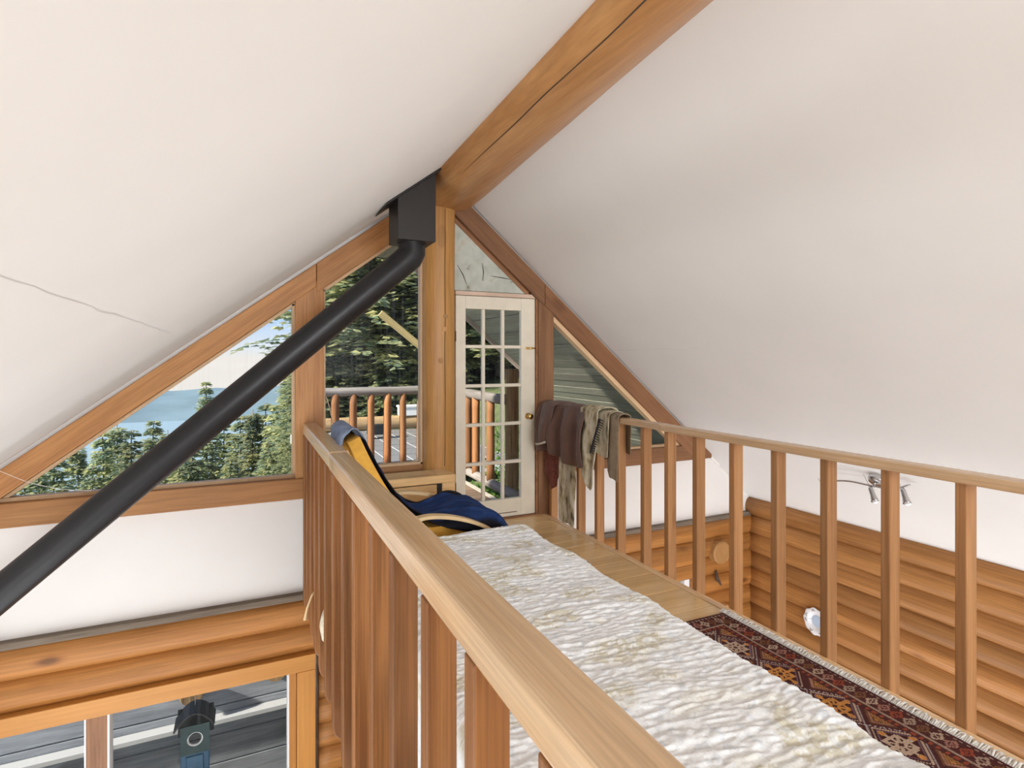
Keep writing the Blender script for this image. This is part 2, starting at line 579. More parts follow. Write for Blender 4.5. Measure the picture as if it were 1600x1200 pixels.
# right log wall
wr = empty('wall_right', (0, 0, 0), kind='structure', label='wall of stacked round honey-coloured logs under the right ceiling', cat='wall')
for i in range(13):
    z = -0.235 - 0.198 * i
    log_mb((XR + 0.06, -5.0, z + 0.03 * (i == 0)), (XR + 0.06, D + 0.02, z), 0.125 + 0.004 * (i % 3), 101 + i, n=40).build('log', LOG_Y, wr, smooth=True)
    # drying crack along the log's face
    yy0 = [-1, 1.0, 0.2, 2.0, -0.5, 0.8, 1.6][i % 7]
    pts = [(XR + 0.06 - 0.122 * math.cos(0.25), yy0 + k * 0.25, z + 0.122 * math.sin(0.1) + 0.006 * nz(k * 0.7, i * 3)) for k in range(11)]
    MB().tube(pts, [0.001] + [0.0028] * 9 + [0.001], 5).build('drying_crack', DARKGAP, wr)
MB().box(XR + 0.1, XR + 0.3, -5, D + 0.1, -2.7, -0.1).build('backing', DARKGAP, wr)

# ------------------------------------------------------------------ gable timbers
def sloped(name, x0, x1, ztop, slope, h, y0, y1, mat, parent=None, bevel=0.006, **kw):
    """beam whose top edge runs along z = ztop(x); h = vertical height"""
    a = math.atan(slope)
    Ln = (x1 - x0) / math.cos(a)
    p = h * math.cos(a)
    sh = -p * math.tan(a)         # plumb-cut ends
    m = MB().prism_y([(sh, -p), (Ln + sh, -p), (Ln, 0), (0, 0)], y0, y1)
    return m.build(name, mat, parent, bevel=bevel, loc=(x0, 0, ztop(x0)), rot=(0, -a, 0))

rl = empty('trim_1', kind='structure', label='honey-coloured sloping rafter above the lake-side window', cat='rafter')
sloped('rafter_board', XL, 0.50, lambda x: zl(x) - 0.035, 0.758, 0.185, D - 0.07, D + 0.1, FRAME_X, rl)
sloped('stop_strip', XL + 0.4, 0.345, lambda x: zl(x) - 0.222, 0.758, 0.028, D - 0.02, D + 0.03, PALE_X, rl, 0.003)
sloped('white_gap', XL, 1.35, lambda x: zl(x) - 0.0, 0.758, 0.034, D - 0.02, D + 0.1, WALLWHITE, rl, 0)
rl2 = empty('trim_2', kind='structure', label='short sloping rafter piece joining the post beside the flue box', cat='rafter')
sloped('rafter_board', 0.503, 1.42, lambda x: zl(x) - 0.035, 0.758, 0.235, D - 0.07, D + 0.1, FRAME_X, rl2)
sloped('stop_strip', 0.55, 1.37, lambda x: zl(x) - 0.27, 0.758, 0.03, D - 0.02, D + 0.03, PALE_X, rl2, 0.003)
rr = empty('trim_3', kind='structure', label='dark brown sloping rafter beside the right ceiling', cat='rafter')
sloped('rafter_board', 1.62, 2.55, lambda x: zr(x) - 0.03, -0.86, 0.22, D - 0.07, D + 0.1, BROWN_X, rr)
sloped('rafter_board', 2.553, 4.40, lambda x: zr(x) - 0.03, -0.86, 0.21, D - 0.07, D + 0.1, BROWN_X, rr)
sloped('stop_strip', 2.64, 4.30, lambda x: zr(x) - 0.24, -0.86, 0.055, D - 0.035, D + 0.05, PALE_X, rr, 0.003)
sloped('stop_strip', 1.66, 2.40, lambda x: zr(x) - 0.25, -0.86, 0.05, D - 0.03, D + 0.05, BROWN_X, rr, 0.003)
sloped('white_gap', 1.7, 4.8, lambda x: zr(x) - 0.0, -0.86, 0.034, D - 0.025, D + 0.1, WALLWHITE, rr, 0)

pa = MB().box(0.345, 0.555, D - 0.064, D + 0.1, 0.50, zl(0.345) - 0.06).build('trim_4', FRAME_Z, bevel=0.006)
tag(pa, 'flat honey-coloured upright between the two lake-side windows', 'post', kind='structure')
# heavy rounded centre post
pb = MB()
sec = [(math.cos(a) * 0.143, -abs(math.sin(a)) ** 0.55 * 0.15) for a in [math.pi * k / 14 for k in range(15)]]
rings = []
for z in np.linspace(-0.02, 2.80, 14):
    ring = [(1.512 + x * (1 + 0.02 * nz(z * 2, x * 5)), D - 0.0 + y * (1 + 0.03 * nz(z * 1.7, x * 9, 4)), z) for x, y in sec]
    ring += [(1.512 - 0.143, D + 0.1, z), (1.512 + 0.143, D + 0.1, z)]
    rings.append(ring + [ring[0]])
pb.grid(rings)
pbo = pb.build('trim_5', POST_Z, smooth=False)
tag(pbo, 'thick orange log post under the ridge beam with a long crack', 'post', kind='structure')
pbo.data.polygons.foreach_set('use_smooth', [True] * len(pbo.data.polygons))
MB().tube([(1.535 + 0.006 * nz(z * 3), D - 0.150, z) for z in np.linspace(0.55, 2.75, 30)], 0.0032, 5).build('drying_crack', DARKGAP, pbo)
for (x, z) in ((1.53, 1.72), (1.54, 1.83), (1.50, 1.45)):
    MB().lathe([(0.02, 0), (0.022, 0.004), (0.022, 0.01)], (x, D - 0.153, z), (0, 1, 0), 14).build('knot', ENDG, pbo)
pc = MB().box(2.485, 2.650, D - 0.06, D + 0.1, -0.02, zr(2.65) - 0.06).build('trim_6', BROWN_Z, bevel=0.006)
tag(pc, 'brown upright between the glazed door and the right window', 'post', kind='structure')
s1 = MB().box(XL, 0.42, D - 0.075, D + 0.1, 0.372, 0.535).build('trim_7', FRAME_X, bevel=0.008)
tag(s1, 'honey-coloured beam under the triangular lake-side window', 'sill', kind='structure')
s2 = MB().box(2.64, 4.64, D - 0.064, D + 0.1, 0.372, 0.535).build('trim_8', BROWN_X, bevel=0.008)
tag(s2, 'brown beam under the triangular window right of the door', 'sill', kind='structure')
# white boards behind/below middle window
s3 = MB().box(0.45, 1.40, D - 0.03, D + 0.1, 0.40, 0.565).build('trim_9', FRAME_X, bevel=0.006)
tag(s3, 'low wooden sill of the tall middle window behind the bench', 'sill', kind='structure')

# windows
w1 = empty('window_1', kind='structure', label='triangular window looking out over the lake', cat='window')
GZ = D + 0.045
def zw1(x): return zl(x) - 0.245
MB().prism_y([(-1.44, 0.555), (0.345, 0.555), (0.345, zw1(0.345)), (-1.44, zw1(-1.44))], GZ, GZ + 0.006).build('pane', GLASS, w1)
MB().box(XL + 0.9, 0.345, D - 0.03, D + 0.03, 0.533, 0.560).build('sill_strip', PALE_X, w1, bevel=0.003)
MB().box(0.322, 0.348, D - 0.02, D + 0.04, 0.55, 1.90).build('stop_strip', PALE_Z, w1, bevel=0.003)
w2 = empty('window_2', kind='structure', label='tall window between the posts above the wooden bench', cat='window')
def zw2(x): return zl(x) - 0.29
MB().prism_y([(0.55, 0.56), (1.375, 0.56), (1.375, zw2(1.375)), (0.55, zw2(0.55))], GZ, GZ + 0.006).build('pane', GLASS_D, w2)
MB().box(0.552, 0.575, D - 0.02, D + 0.04, 0.56, zw2(0.575)).build('stop_strip', PALE_Z, w2, bevel=0.003)
MB().box(1.352, 1.378, D - 0.03, D + 0.04, 0.56, zw2(1.36)).build('stop_strip', PALE_Z, w2, bevel=0.003)
MB().box(0.555, 1.375, D - 0.03, D + 0.04, 0.560, 0.582).build('sill_strip', PALE_X, w2, bevel=0.003)
w3 = empty('window_3', kind='structure', label='triangular window right of the door facing the boarded eave', cat='window')
def zw3(x): return zr(x) - 0.29
MB().prism_y([(2.65, 0.55), (4.12, 0.55), (2.65, zw3(2.65))], GZ, GZ + 0.006).build('pane', GLASS, w3)
MB().box(2.65, 4.2, D - 0.03, D + 0.03, 0.533, 0.560).build('sill_strip', PALE_X, w3, bevel=0.003)
# filler that closes the gable left and right of the sill ends
MB().prism_y([(XL, 0.40), (-1.40, 0.40), (-1.40, zl(-1.4) - 0.1), (XL, zl(XL) - 0.1)], D + 0.05, D + 0.1).build('gable_filler', WALLWHITE, wf)

# triangular board over the door
TRI = None
m, t, bs = new_mat('chipped_pale_green_board')
co = N(t, 'ShaderNodeTexCoord')
n1 = N(t, 'ShaderNodeTexNoise'); n1.inputs['Scale'].default_value = 9; n1.inputs['Detail'].default_value = 8
L(t, co, 'Object', n1, 'Vector')
r1 = ramp(t, [(0.28, (0.22, 0.17, 0.10)), (0.36, (0.50, 0.53, 0.46)), (0.6, (0.60, 0.63, 0.56)), (0.72, (0.54, 0.52, 0.42))])
L(t, n1, 0, r1, 0); L(t, r1, 0, bs, 'Base Color'); bs.inputs['Roughness'].default_value = 0.85
TRI = m
tb = MB().prism_y([(1.655, 2.075), (2.385, 2.075), (1.655, zr(1.655) - 0.27)], D - 0.02, D + 0.05).build('trim_10', TRI)
tag(tb, 'chipped pale green triangular board above the glazed door', 'board', kind='structure')
for pts in (((1.69, 2.30), (1.78, 2.13)), ((1.93, 2.33), (1.935, 2.17)), ((2.02, 2.22), (2.22, 2.20))):
    (xa, za), (xb, zb) = pts
    MB().tube([(xa, D - 0.021, za), ((xa + xb) / 2 + 0.01, D - 0.021, (za + zb) / 2), (xb, D - 0.021, zb)], [0.002, 0.0045, 0.002], 5).build('scratch', DARKGAP, tb)

# ------------------------------------------------------------------ door
dr = empty('door_1', (1.675, D, 0), kind='structure', label='cream fifteen-pane glazed door to the balcony', cat='door')
X0, X1 = 0.0, 0.79
px = [0.095, 0.255, 0.285, 0.448, 0.478, 0.645]
zr0, zr1 = 0.176, 1.915
yd0, yd1 = -0.025, 0.02
MB().box(X0, px[0], yd0, yd1, 0.012, 2.03).build('stile', CREAM, dr, bevel=0.004)
MB().box(px[5], X1, yd0, yd1, 0.012, 2.03).build('stile', CREAM, dr, bevel=0.004)
MB().box(px[0], px[5], yd0, yd1, 0.012, zr0).build('bottom_rail', CREAM, dr, bevel=0.004)
MB().box(px[0], px[5], yd0, yd1, zr1, 2.03).build('top_rail', CREAM, dr, bevel=0.004)
for a, b in ((px[1], px[2]), (px[3], px[4])):
    MB().box(a, b, yd0 + 0.006, yd1 - 0.004, zr0, zr1).build('muntin', CREAM, dr, bevel=0.005)
nrow = 5
ph = (zr1 - zr0 - 4 * 0.03) / nrow
for r in range(nrow):
    za = zr0 + r * (ph + 0.03)
    if r:
        MB().box(px[0], px[5], yd0 + 0.004, yd1 - 0.004, za - 0.03, za).build('muntin', CREAM, dr, bevel=0.005)
    for c in range(3):
        MB().box(px[2 * c] + 0.001, px[2 * c + 1] - 0.001, -0.003, 0.001, za, za + ph).build('pane', GLASS, dr)
kn = MB().lathe([(0.030, 0), (0.030, -0.006), (0.012, -0.010), (0.011, -0.032), (0.022, -0.040), (0.028, -0.052), (0.026, -0.064), (0.015, -0.070)], (0.715, yd0, 0.93), (0, 1, 0), 20).build('knob', BRASS, dr, smooth=True)
lt = MB().box(0.69, 0.765, yd0 - 0.010, yd0, 1.555, 1.575).build('latch_bolt', BRASS, dr, bevel=0.002)
MB().tube([(0.70, yd0 - 0.014, 1.565), (0.80, yd0 - 0.014, 1.565)], 0.006, 8).build('bolt_rod', BRASS, lt, smooth=True)
for z in (1.62, 0.28):
    MB().tube([(-0.004, yd0 - 0.006, z), (-0.004, yd0 - 0.006, z + 0.09)], 0.007, 8).build('hinge', RUST, dr, smooth=True)
MB().box(-0.006, 0.80, -0.035, 0.06, 2.034, 2.070).build('head_jamb', plain('pinkish_jamb', (0.70, 0.52, 0.40), 0.7, var=0.1), dr, bevel=0.003)
MB().box(0.793, 0.812, -0.045, 0.06, 0.0, 2.045).build('side_jamb', plain('rough_brown_jamb', (0.36, 0.17, 0.08), 0.8, var=0.25, vscale=20, bump=0.5), dr, bevel=0.003)
MB().box(-0.02, 0.82, -0.06, 0.12, -0.02, 0.010).build('threshold', BROWN_X, dr, bevel=0.003)
MB().box(0.20, 0.60, yd0 - 0.002, yd0, 0.045, 0.052).build('chipped_mark', RUST, dr)

# ------------------------------------------------------------------ loft floor
lf = empty('floor', (0, 0, 0), kind='structure', label='pine plank loft floor between the two railings', cat='floor')
y = D - 0.01
k = 0
while y > -1.2:
    wdt = 0.138
    MB().box(0.47, 2.515, y - wdt + 0.002, y - 0.002, -0.03, 0.0).build('plank', FLOOR_X, lf, bevel=0.003)
    y -= wdt
MB().box(2.517, 2.572, -1.2, D - 0.01, -0.045, 0.004).build('edge_board', FLOOR_Y, lf, bevel=0.004)
MB().box(0.515, 2.53, -1.2, D - 0.01, -0.06, -0.032).build('subfloor', GREYWOOD_Y, lf)
MB().box(0.475, 0.53, -1.2, D - 0.01, -0.34, -0.005).build('fascia', BAL_Z, lf, bevel=0.005)
MB().box(2.50, 2.574, -1.2, D - 0.01, -0.30, -0.046).build('fascia', LOG_Y, lf, bevel=0.005)

# ridge beam
def beam_section(y):
    k = min(max((y - 2.0) / 2.7, -0.25), 1.0)
    near = [(1.03, 2.86), (1.10, 2.715), (1.15, 2.668), (1.24, 2.648), (1.34, 2.648), (1.43, 2.672), (1.52, 2.735), (1.62, 2.815), (1.725, 2.93), (1.62, 3.04), (1.40, 3.02), (1.2, 2.95)]
    far = [(1.26, 2.93), (1.30, 2.852), (1.35, 2.80), (1.44, 2.772), (1.56, 2.758), (1.67, 2.760), (1.75, 2.778), (1.80, 2.80), (1.84, 2.84), (1.76, 2.93), (1.6, 3.02), (1.4, 2.99)]
    return [(a[0] + (b[0] - a[0]) * k, a[1] + (b[1] - a[1]) * k) for a, b in zip(near, far)]
rows = []
for y in np.linspace(-5.0, D + 0.05, 60):
    s_ = beam_section(y)
    rows.append([(x + 0.008 * nz(y * 1.3, i * 0.6), y, z + 0.007 * nz(y * 1.7, i * 0.5, 7)) for i, (x, z) in enumerate(s_)])
    rows[-1].append(rows[-1][0])
rb = MB().grid(rows).build('ridge_beam', BEAM_Y, smooth=True, subsurf=1)
tag(rb, 'massive honey-coloured log beam running along the ridge', 'beam', kind='structure')
MB().tube([(beam_section(y)[2][0] + 0.06 + 0.01 * nz(y * 2), y, beam_section(y)[3][1] + 0.008) for y in np.linspace(0.8, 3.75, 30)], [0.0035] * 18 + [0.003 * (11 - k) / 11 + 0.0004 for k in range(12)], 6).build('drying_crack', DARKGAP, rb)
rows = []
for y in np.linspace(D + 0.05, 7.25, 8):
    s_ = far_s = beam_section(5)
    rows.append([(x, y, z) for x, z in s_] + [(s_[0][0], y, s_[0][1])])
MB().grid(rows).build('outer_end', GREYWOOD_Y, rb, smooth=True)

# ------------------------------------------------------------------ eaves outside
ro = empty('roof_overhang', (0, 0, 0), kind='structure', label='weathered boarded underside of the roof over the balcony', cat='roof')
sa = math.atan(0.86)
bw = 0.135
nb = 36
proto_b = MB().box(0.003, bw - 0.003, D + 0.12, 7.28, 0.0, 0.022).mesh('soffit_board', SOFFIT_Y)
for i in range(nb):
    xx = RX + 0.03 + i * bw * math.cos(sa)
    b = bpy.data.objects.new('soffit_board', proto_b)
    link(b, ro)
    b.location = (xx, 0, zr(xx) + 0.0 + 0.004 * (i % 2))
    b.rotation_euler = (0, sa, 0)
sloped('roof_deck', RX, 6.2, lambda x: zr(x) + 0.12, -0.86, 0.07, D + 0.1, 7.28, GREYWOOD_X, ro, 0)
sloped('barge_board', RX, 6.2, lambda x: zr(x) + 0.10, -0.86, 0.16, 7.28, 7.32, plain('pinkish_barge', (0.52, 0.42, 0.36), 0.8, var=0.1), ro, 0.004)
sloped('roof_deck', -3.4, RX, lambda x: zl(x) + 0.12, 0.758, 0.10, D + 0.1, D + 0.35, GREYWOOD_X, ro, 0)  # unseen left eave, cut short to let sun reach the windows

# ------------------------------------------------------------------ lower window with its deep wooden trim
w4 = empty('window_4', kind='structure', label='wide window with orange wooden trim below the loft', cat='window')
MB().box(XL + 0.5, 0.49, D - 0.115, D + 0.02, -0.955, -0.832).build('head_trim', TRIM_X, w4, bevel=0.005)
MB().box(0.355, 0.49, D - 0.112, D + 0.02, -2.0, -0.957).build('side_trim', TRIM_Z, w4, bevel=0.005)
MB().box(0.30, 0.353, D - 0.06, D + 0.06, -2.0, -0.957).build('inner_frame', TRIM_Z, w4, bevel=0.004)
MB().box(-0.985, -0.865, D - 0.06, D + 0.06, -2.0, -0.957).build('mullion', BROWN_Z, w4, bevel=0.004)
MB().box(-0.995, -0.985, D - 0.062, D + 0.06, -2.0, -0.957).build('glazing_bead', WHITEVINYL, w4)
MB().box(-0.865, -0.853, D - 0.062, D + 0.06, -2.0, -0.957).build('glazing_bead', WHITEVINYL, w4)
MB().box(0.288, 0.30, D - 0.05, D + 0.06, -2.0, -0.957).build('glazing_bead', WHITEVINYL, w4)
MB().box(-0.853, 0.288, D + 0.02, D + 0.026, -1.93, -0.95).build('pane', GLASS, w4)
MB().box(XL + 0.5, -0.995, D + 0.02, D + 0.026, -1.93, -0.95).build('pane', GLASS, w4)
MB().box(XL + 0.5, 0.49, D - 0.10, D + 0.04, -2.06, -1.93).build('bottom_trim', TRIM_X, w4, bevel=0.004)
# small window in the right part of the gable logs
w5 = empty('window_5', kind='structure', label='small white-framed window low in the gable logs', cat='window')
MB().box(3.55, 4.45, D - 0.06, D + 0.1, -0.86, -0.69).build('head_trim', LOG_X, w5, bevel=0.004)
MB().box(4.36, 4.46, D - 0.06, D + 0.1, -1.60, -0.86).build('side_trim', LOG_X, w5, bevel=0.004)
MB().box(3.55, 3.65, D - 0.06, D + 0.1, -1.60, -0.86).build('side_trim', LOG_X, w5, bevel=0.004)
MB().box(4.29, 4.36, D - 0.02, D + 0.08, -1.60, -0.865).build('sash', WHITEVINYL, w5, bevel=0.003)
MB().box(4.18, 4.205, D + 0.0, D + 0.06, -1.60, -0.90).build('sash', WHITEVINYL, w5, bevel=0.003)
MB().box(3.65, 4.29, D + 0.0, D + 0.06, -0.90, -0.862).build('sash', WHITEVINYL, w5, bevel=0.003)
MB().box(3.65, 4.29, D + 0.03, D + 0.035, -1.60, -0.90).build('pane', GLASS, w5)

# ================================================================== THINGS
# ---- near (lake-side) railing
YL = [0.70, 1.02, 1.33, 1.685, 2.005, 2.37, 2.66, 2.98, 3.31, 3.58, 3.85, 4.10, 4.38, 4.61]
lr = empty('loft_railing', (0.45, 2.0, 0), label='wide pale-topped wooden loft railing beside the bed, nearest the stove pipe', cat='railing')
def lrp(mb, name, mat, **kw):
    mb.v = [(x - 0.45, y - 2.0, z) for x, y, z in mb.v]
    return mb.build(name, mat, lr, **kw)
lrp(MB().box(0.40, 0.502, 3.17, 4.685, 0.876, 0.966), 'handrail', RAIL_Y, bevel=0.012, seg=3)
lrp(MB().box(0.398, 0.500, -0.8, 3.165, 0.874, 0.963), 'handrail', RAIL_Y, bevel=0.012, seg=3)
def bal_profile(h):
    # side outline in X-Z with a rounded lower outer corner
    pts = [(0.0, h), (0.0, -0.40)]
    for k in range(1, 6):
        a = k / 5 * math.pi / 2
        pts.append((0.055 - 0.055 * math.cos(a), -0.40 - 0.075 * math.sin(a)))
    pts += [(0.078, -0.475), (0.078, h)]
    return pts[::-1]
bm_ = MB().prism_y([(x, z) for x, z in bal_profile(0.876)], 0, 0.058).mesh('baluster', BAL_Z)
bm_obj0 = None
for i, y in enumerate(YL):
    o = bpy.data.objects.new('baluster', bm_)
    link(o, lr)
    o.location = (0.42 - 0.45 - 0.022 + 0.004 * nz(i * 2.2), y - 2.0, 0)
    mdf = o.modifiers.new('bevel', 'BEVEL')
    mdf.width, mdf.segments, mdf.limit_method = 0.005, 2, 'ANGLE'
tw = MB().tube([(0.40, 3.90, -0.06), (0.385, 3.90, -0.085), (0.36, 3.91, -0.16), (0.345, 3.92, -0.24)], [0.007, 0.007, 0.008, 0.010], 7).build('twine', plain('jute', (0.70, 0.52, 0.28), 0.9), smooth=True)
tag(tw, 'short loose end of jute twine tied to a railing post', 'twine')

# ---- far railing with the clothes
YRr = [4.66, 4.18, 3.90, 3.61, 3.304, 3.047, 2.778, 2.476, 2.183, 1.891, 1.594, 1.30, 1.0, 0.7]
r2 = empty('loft_railing', (2.59, 2.0, 0), label='slim wooden loft railing with clothes hung over its far end', cat='railing')
def r2p(mb, name, mat, **kw):
    mb.v = [(x - 2.59, y - 2.0, z) for x, y, z in mb.v]
    return mb.build(name, mat, r2, **kw)
r2p(MB().box(2.545, 2.635, 3.06, 4.70, 0.978, 1.020), 'handrail', RAIL_Y, bevel=0.006)
r2p(MB().box(2.543, 2.633, -0.9, 3.055, 0.976, 1.019), 'handrail', RAIL_Y, bevel=0.006)
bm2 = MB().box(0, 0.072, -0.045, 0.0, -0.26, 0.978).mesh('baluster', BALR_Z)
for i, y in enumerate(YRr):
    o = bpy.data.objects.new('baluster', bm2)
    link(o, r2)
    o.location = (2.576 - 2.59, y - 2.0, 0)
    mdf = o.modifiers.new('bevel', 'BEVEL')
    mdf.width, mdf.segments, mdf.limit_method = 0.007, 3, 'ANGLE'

# ---- stove pipe
sp = empty('stove_pipe', (1.08, 4.0, 2.3), label='matt black stove pipe slanting up to a boxed ceiling outlet', cat='stove pipe')
O = Vector((1.08, 4.0, 2.3))
def spp(mb, name, mat, **kw):
    mb.v = [(x - O.x, y - O.y, z - O.z) for x, y, z in mb.v]
    return mb.build(name, mat, kw.pop('parent', sp), **kw)
pr = 0.094
e1 = Vector((1.08, 4.0, 2.20)); dv = Vector((-2.30, 0.0, -2.03)).normalized()
e2 = e1 + Vector((0, 0, 0.012))
elbow = [(1.08, 4.0, 2.32), (1.08, 4.0, 2.275), e2 + Vector((0, 0, 0.025)), e2 + dv * 0.025, e2 + dv * 0.09, e2 + dv * 0.14]
spp(MB().tube(elbow, [pr * 1.02, pr * 1.02, pr * 1.045, pr * 1.045, pr * 1.02, pr * 1.02], 32, cap=False), 'elbow', BLACKPIPE, smooth=True)
p_end = e1 + Vector((0, 0, 0.012)) + dv * 3.9
spp(MB().tube([e1 + Vector((0, 0, 0.012)) + dv * q for q in np.linspace(0.10, 1.45, 6)], pr, 32, cap=False), 'pipe', BLACKPIPE, smooth=True)
spp(MB().tube([e1 + Vector((0, 0, 0.012)) + dv * q for q in np.linspace(1.44, 3.9, 6)], pr * 0.999, 32, cap=False), 'pipe', BLACKPIPE, smooth=True)
spp(MB().tube([p_end - dv * 0.06, p_end + Vector((-0.05, 0, -0.10)), p_end + Vector((-0.06, 0, -0.25)), (p_end.x - 0.06, p_end.y, -2.2)], pr, 28), 'pipe', BLACKPIPE, smooth=True)
bx0, bx1, by0, by1, bz = 0.945, 1.217, 3.86, 4.135, 2.297
mbx = MB().prism_y([(bx0, bz), (bx1, bz), (bx1, zl(bx1) - 0.004), (bx0, zl(bx0) - 0.004)], by0, by1)
box = spp(mbx, 'support_box', BLACKBOX, bevel=0.003)
a = math.atan(0.758)
fm = MB()
fx0, fx1 = 0.86, 1.262
fm.add([(fx0, by0 - 0.05, zl(fx0) - 0.016), (fx1, by0 - 0.05, zl(fx1) - 0.016), (fx1, by1 + 0.06, zl(fx1) - 0.016), (fx0, by1 + 0.06, zl(fx0) - 0.016),
        (fx0, by0 - 0.05, zl(fx0) - 0.006), (fx1, by0 - 0.05, zl(fx1) - 0.006), (fx1, by1 + 0.06, zl(fx1) - 0.006), (fx0, by1 + 0.06, zl(fx0) - 0.006)],
       [(0, 3, 2, 1), (4, 5, 6, 7), (0, 1, 5, 4), (1, 2, 6, 5), (2, 3, 7, 6), (3, 0, 4, 7)])
spp(fm, 'ceiling_flange', BLACKBOX, bevel=0.001)
# crossing of box: light-coloured underside ring
spp(MB().tube([(1.08, 4.0, 2.299), (1.08, 4.0, 2.288)], pr * 1.12, 32), 'collar', BLACKPIPE, smooth=False)

# ---- bench under the middle window
bn = empty('storage_bench', (1.07, 4.5, 0), label='low wooden storage bench under the tall window, behind the blue armchair', cat='bench')
def bnp(mb, name, mat, **kw):
    mb.v = [(x - 1.07, y - 4.5, z) for x, y, z in mb.v]
    return mb.build(name, mat, kw.pop('parent', bn), **kw)
bnp(MB().box(0.58, 1.40, 4.36, 4.60, 0.502, 0.532), 'lid', CHEST_X, bevel=0.003)
bnp(MB().box(0.56, 1.53, 4.33, 4.358, 0.472, 0.534), 'front_edge', CHEST_X, bevel=0.003)
bnp(MB().box(1.403, 1.53, 4.36, 4.60, 0.502, 0.533), 'end_board', CHEST_X, bevel=0.003)
bnp(MB().box(0.56, 1.38, 4.345, 4.37, 0.05, 0.462), 'front_panel', CHEST_X, bevel=0.004)
bnp(MB().box(1.42, 1.53, 4.335, 4.37, 0.0, 0.472), 'corner_stile', CHEST_X, bevel=0.003)
bnp(MB().box(1.505, 1.528, 4.37, 4.60, 0.0, 0.502), 'end_panel', CHEST_X, bevel=0.003)
bnp(MB().box(0.56, 0.585, 4.37, 4.60, 0.0, 0.502), 'end_panel', CHEST_X, bevel=0.003)
bnp(MB().box(0.585, 1.505, 4.372, 4.39, 0.0, 0.50), 'dark_interior', BLACK)
bnp(MB().box(1.38, 1.42, 4.3435, 4.3445, 0.39, 0.47), 'finger_slot', BLACK)

# ---- bed: mattress and quilt
mt = MB().box(0.56, 1.54, 1.0, 3.15, 0.0, 0.425).build('mattress', None or plain('speckled_ticking', (0.55, 0.46, 0.33), 0.9, var=0.35, vscale=45), bevel=0.05, seg=4)
tag(mt, 'thick beige speckled mattress under the white quilt', 'mattress')
QM = attr_mat('crinkled_quilt', 0.95, 0.35, 120, 0.1, 0.9, 1.03)
qa0, qa1, qb0, qb1 = 0.60, 1.50, 0.75, 3.06      # flat inner rectangle
rr_ = 0.07
HZ = 0.452
SA = np.concatenate([np.linspace(-0.46, -0.02, 22), np.linspace(0, 0.9, 130), np.linspace(0.92, 1.36, 22)])
SB = np.concatenate([np.linspace(-0.10, 2.31, 520), np.linspace(2.315, 2.42, 14)])
def ridged(x):
    return 1 - abs(x) * 2
rowsQ, colsQ = [], []
for ib, b in enumerate(SB):
    row = []
    for ia, a_ in enumerate(SA):
        A, B = qa0 + a_, qb0 + b
        far_skew = 0.06 * (a_ / 0.9 - 0.75)
        if b > 2.0:
            B += far_skew * (b - 2.0) / 0.4
        ca, cb = min(max(A, qa0), qa1), min(B, qb1)
        dx, dy = A - ca, B - cb
        dist = math.hypot(dx, dy)
        wob = 0.03 * nz(A * 2, B * 1.3)
        # puckers run across the bed: stretched noise, short wavelength along it
        q = B + 0.10 * A + 0.06 * nz(A * 2.1, B * 2.3, 3)
        pk = ridged(nz(A * 4.0, q * 24, 1)) * 0.5 + ridged(nz(A * 11, q * 52, 5)) * 0.5
        pk2 = nz(A * 30, B * 55, 9)
        big = nz(A * 1.1, q * 5.0, 21)
        hgt = 0.0095 * pk + 0.0045 * pk2 + 0.016 * big
        if dist < 1e-6:
            p = Vector((A, B, HZ)); n_ = Vector((0, 0, 1))
        else:
            d_ = Vector((dx / dist, dy / dist, 0))
            if dist < rr_ * math.pi / 2:
                th = dist / rr_
                p = Vector((ca, cb, HZ)) + d_ * rr_ * math.sin(th) - Vector((0, 0, rr_ * (1 - math.cos(th))))
                n_ = d_ * math.sin(th) + Vector((0, 0, math.cos(th)))
            else:
                p = Vector((ca, cb, HZ - rr_ - (dist - rr_ * math.pi / 2))) + d_ * rr_
                n_ = d_
        fall = 1.0 if dist < 0.05 else max(0.35, 1 - dist)
        p = p + n_ * (hgt * fall * (0.55 if dist > 0.06 else 1))
        p.z = max(p.z, 0.012)
        row.append(tuple(p))
        # print: faint blue-grey sprigs and olive flowers on off-white
        g = nz(A * 30, B * 34, 2) + 0.6 * nz(A * 70, B * 66, 8)
        fl_ = nz(A * 5.5, B * 6.5, 12)
        base = np.array([0.91, 0.93, 0.94])
        crv = min(1.0, max(0.0, (0.28 - pk) * 1.2))
        if g > 0.32:
            base = base * 0.55 + np.array([0.60, 0.66, 0.72]) * 0.45
        if fl_ > 0.22 and g < -0.02:
            base = base * 0.35 + np.array([0.58, 0.52, 0.33]) * 0.65
        elif fl_ > 0.12:
            base = base * 0.7 + np.array([0.80, 0.76, 0.60]) * 0.3
        colsQ.append((*base, 1))
    rowsQ.append(row)
qo = MB().grid(rowsQ).build('quilt', QM, smooth=True)
ca_ = qo.data.color_attributes.new('Col', 'FLOAT_COLOR', 'POINT')
ca_.data.foreach_set('color', np.array(colsQ, dtype=np.float32).ravel())
tag(qo, 'crinkled off-white quilt with faint grey-green flowers covering the bed', 'quilt')

# pad poking out between the posts
rowsP = []
for i in range(15):
    u = i / 14 * math.pi
    rowsP.append([(0.455 - 0.062 * math.sin(u) * (0.5 + 0.5 * math.sin(v)) + 0.004 * nz(i, v * 6), 3.46 + 0.055 * math.cos(v), -0.10 + 0.115 * -math.cos(u) + 0.004 * nz(i * 1.3, v * 4, 3)) for v in np.linspace(0, math.pi, 11)])
pd = MB().grid(rowsP).build('sleeping_pad', plain('cream_fleece', (0.74, 0.66, 0.50), 0.95, var=0.2, vscale=60, bump=0.8, bscale=90), smooth=True, solid=0.01)
tag(pd, 'rolled edge of a cream fleece pad bulging out between railing posts', 'pad')

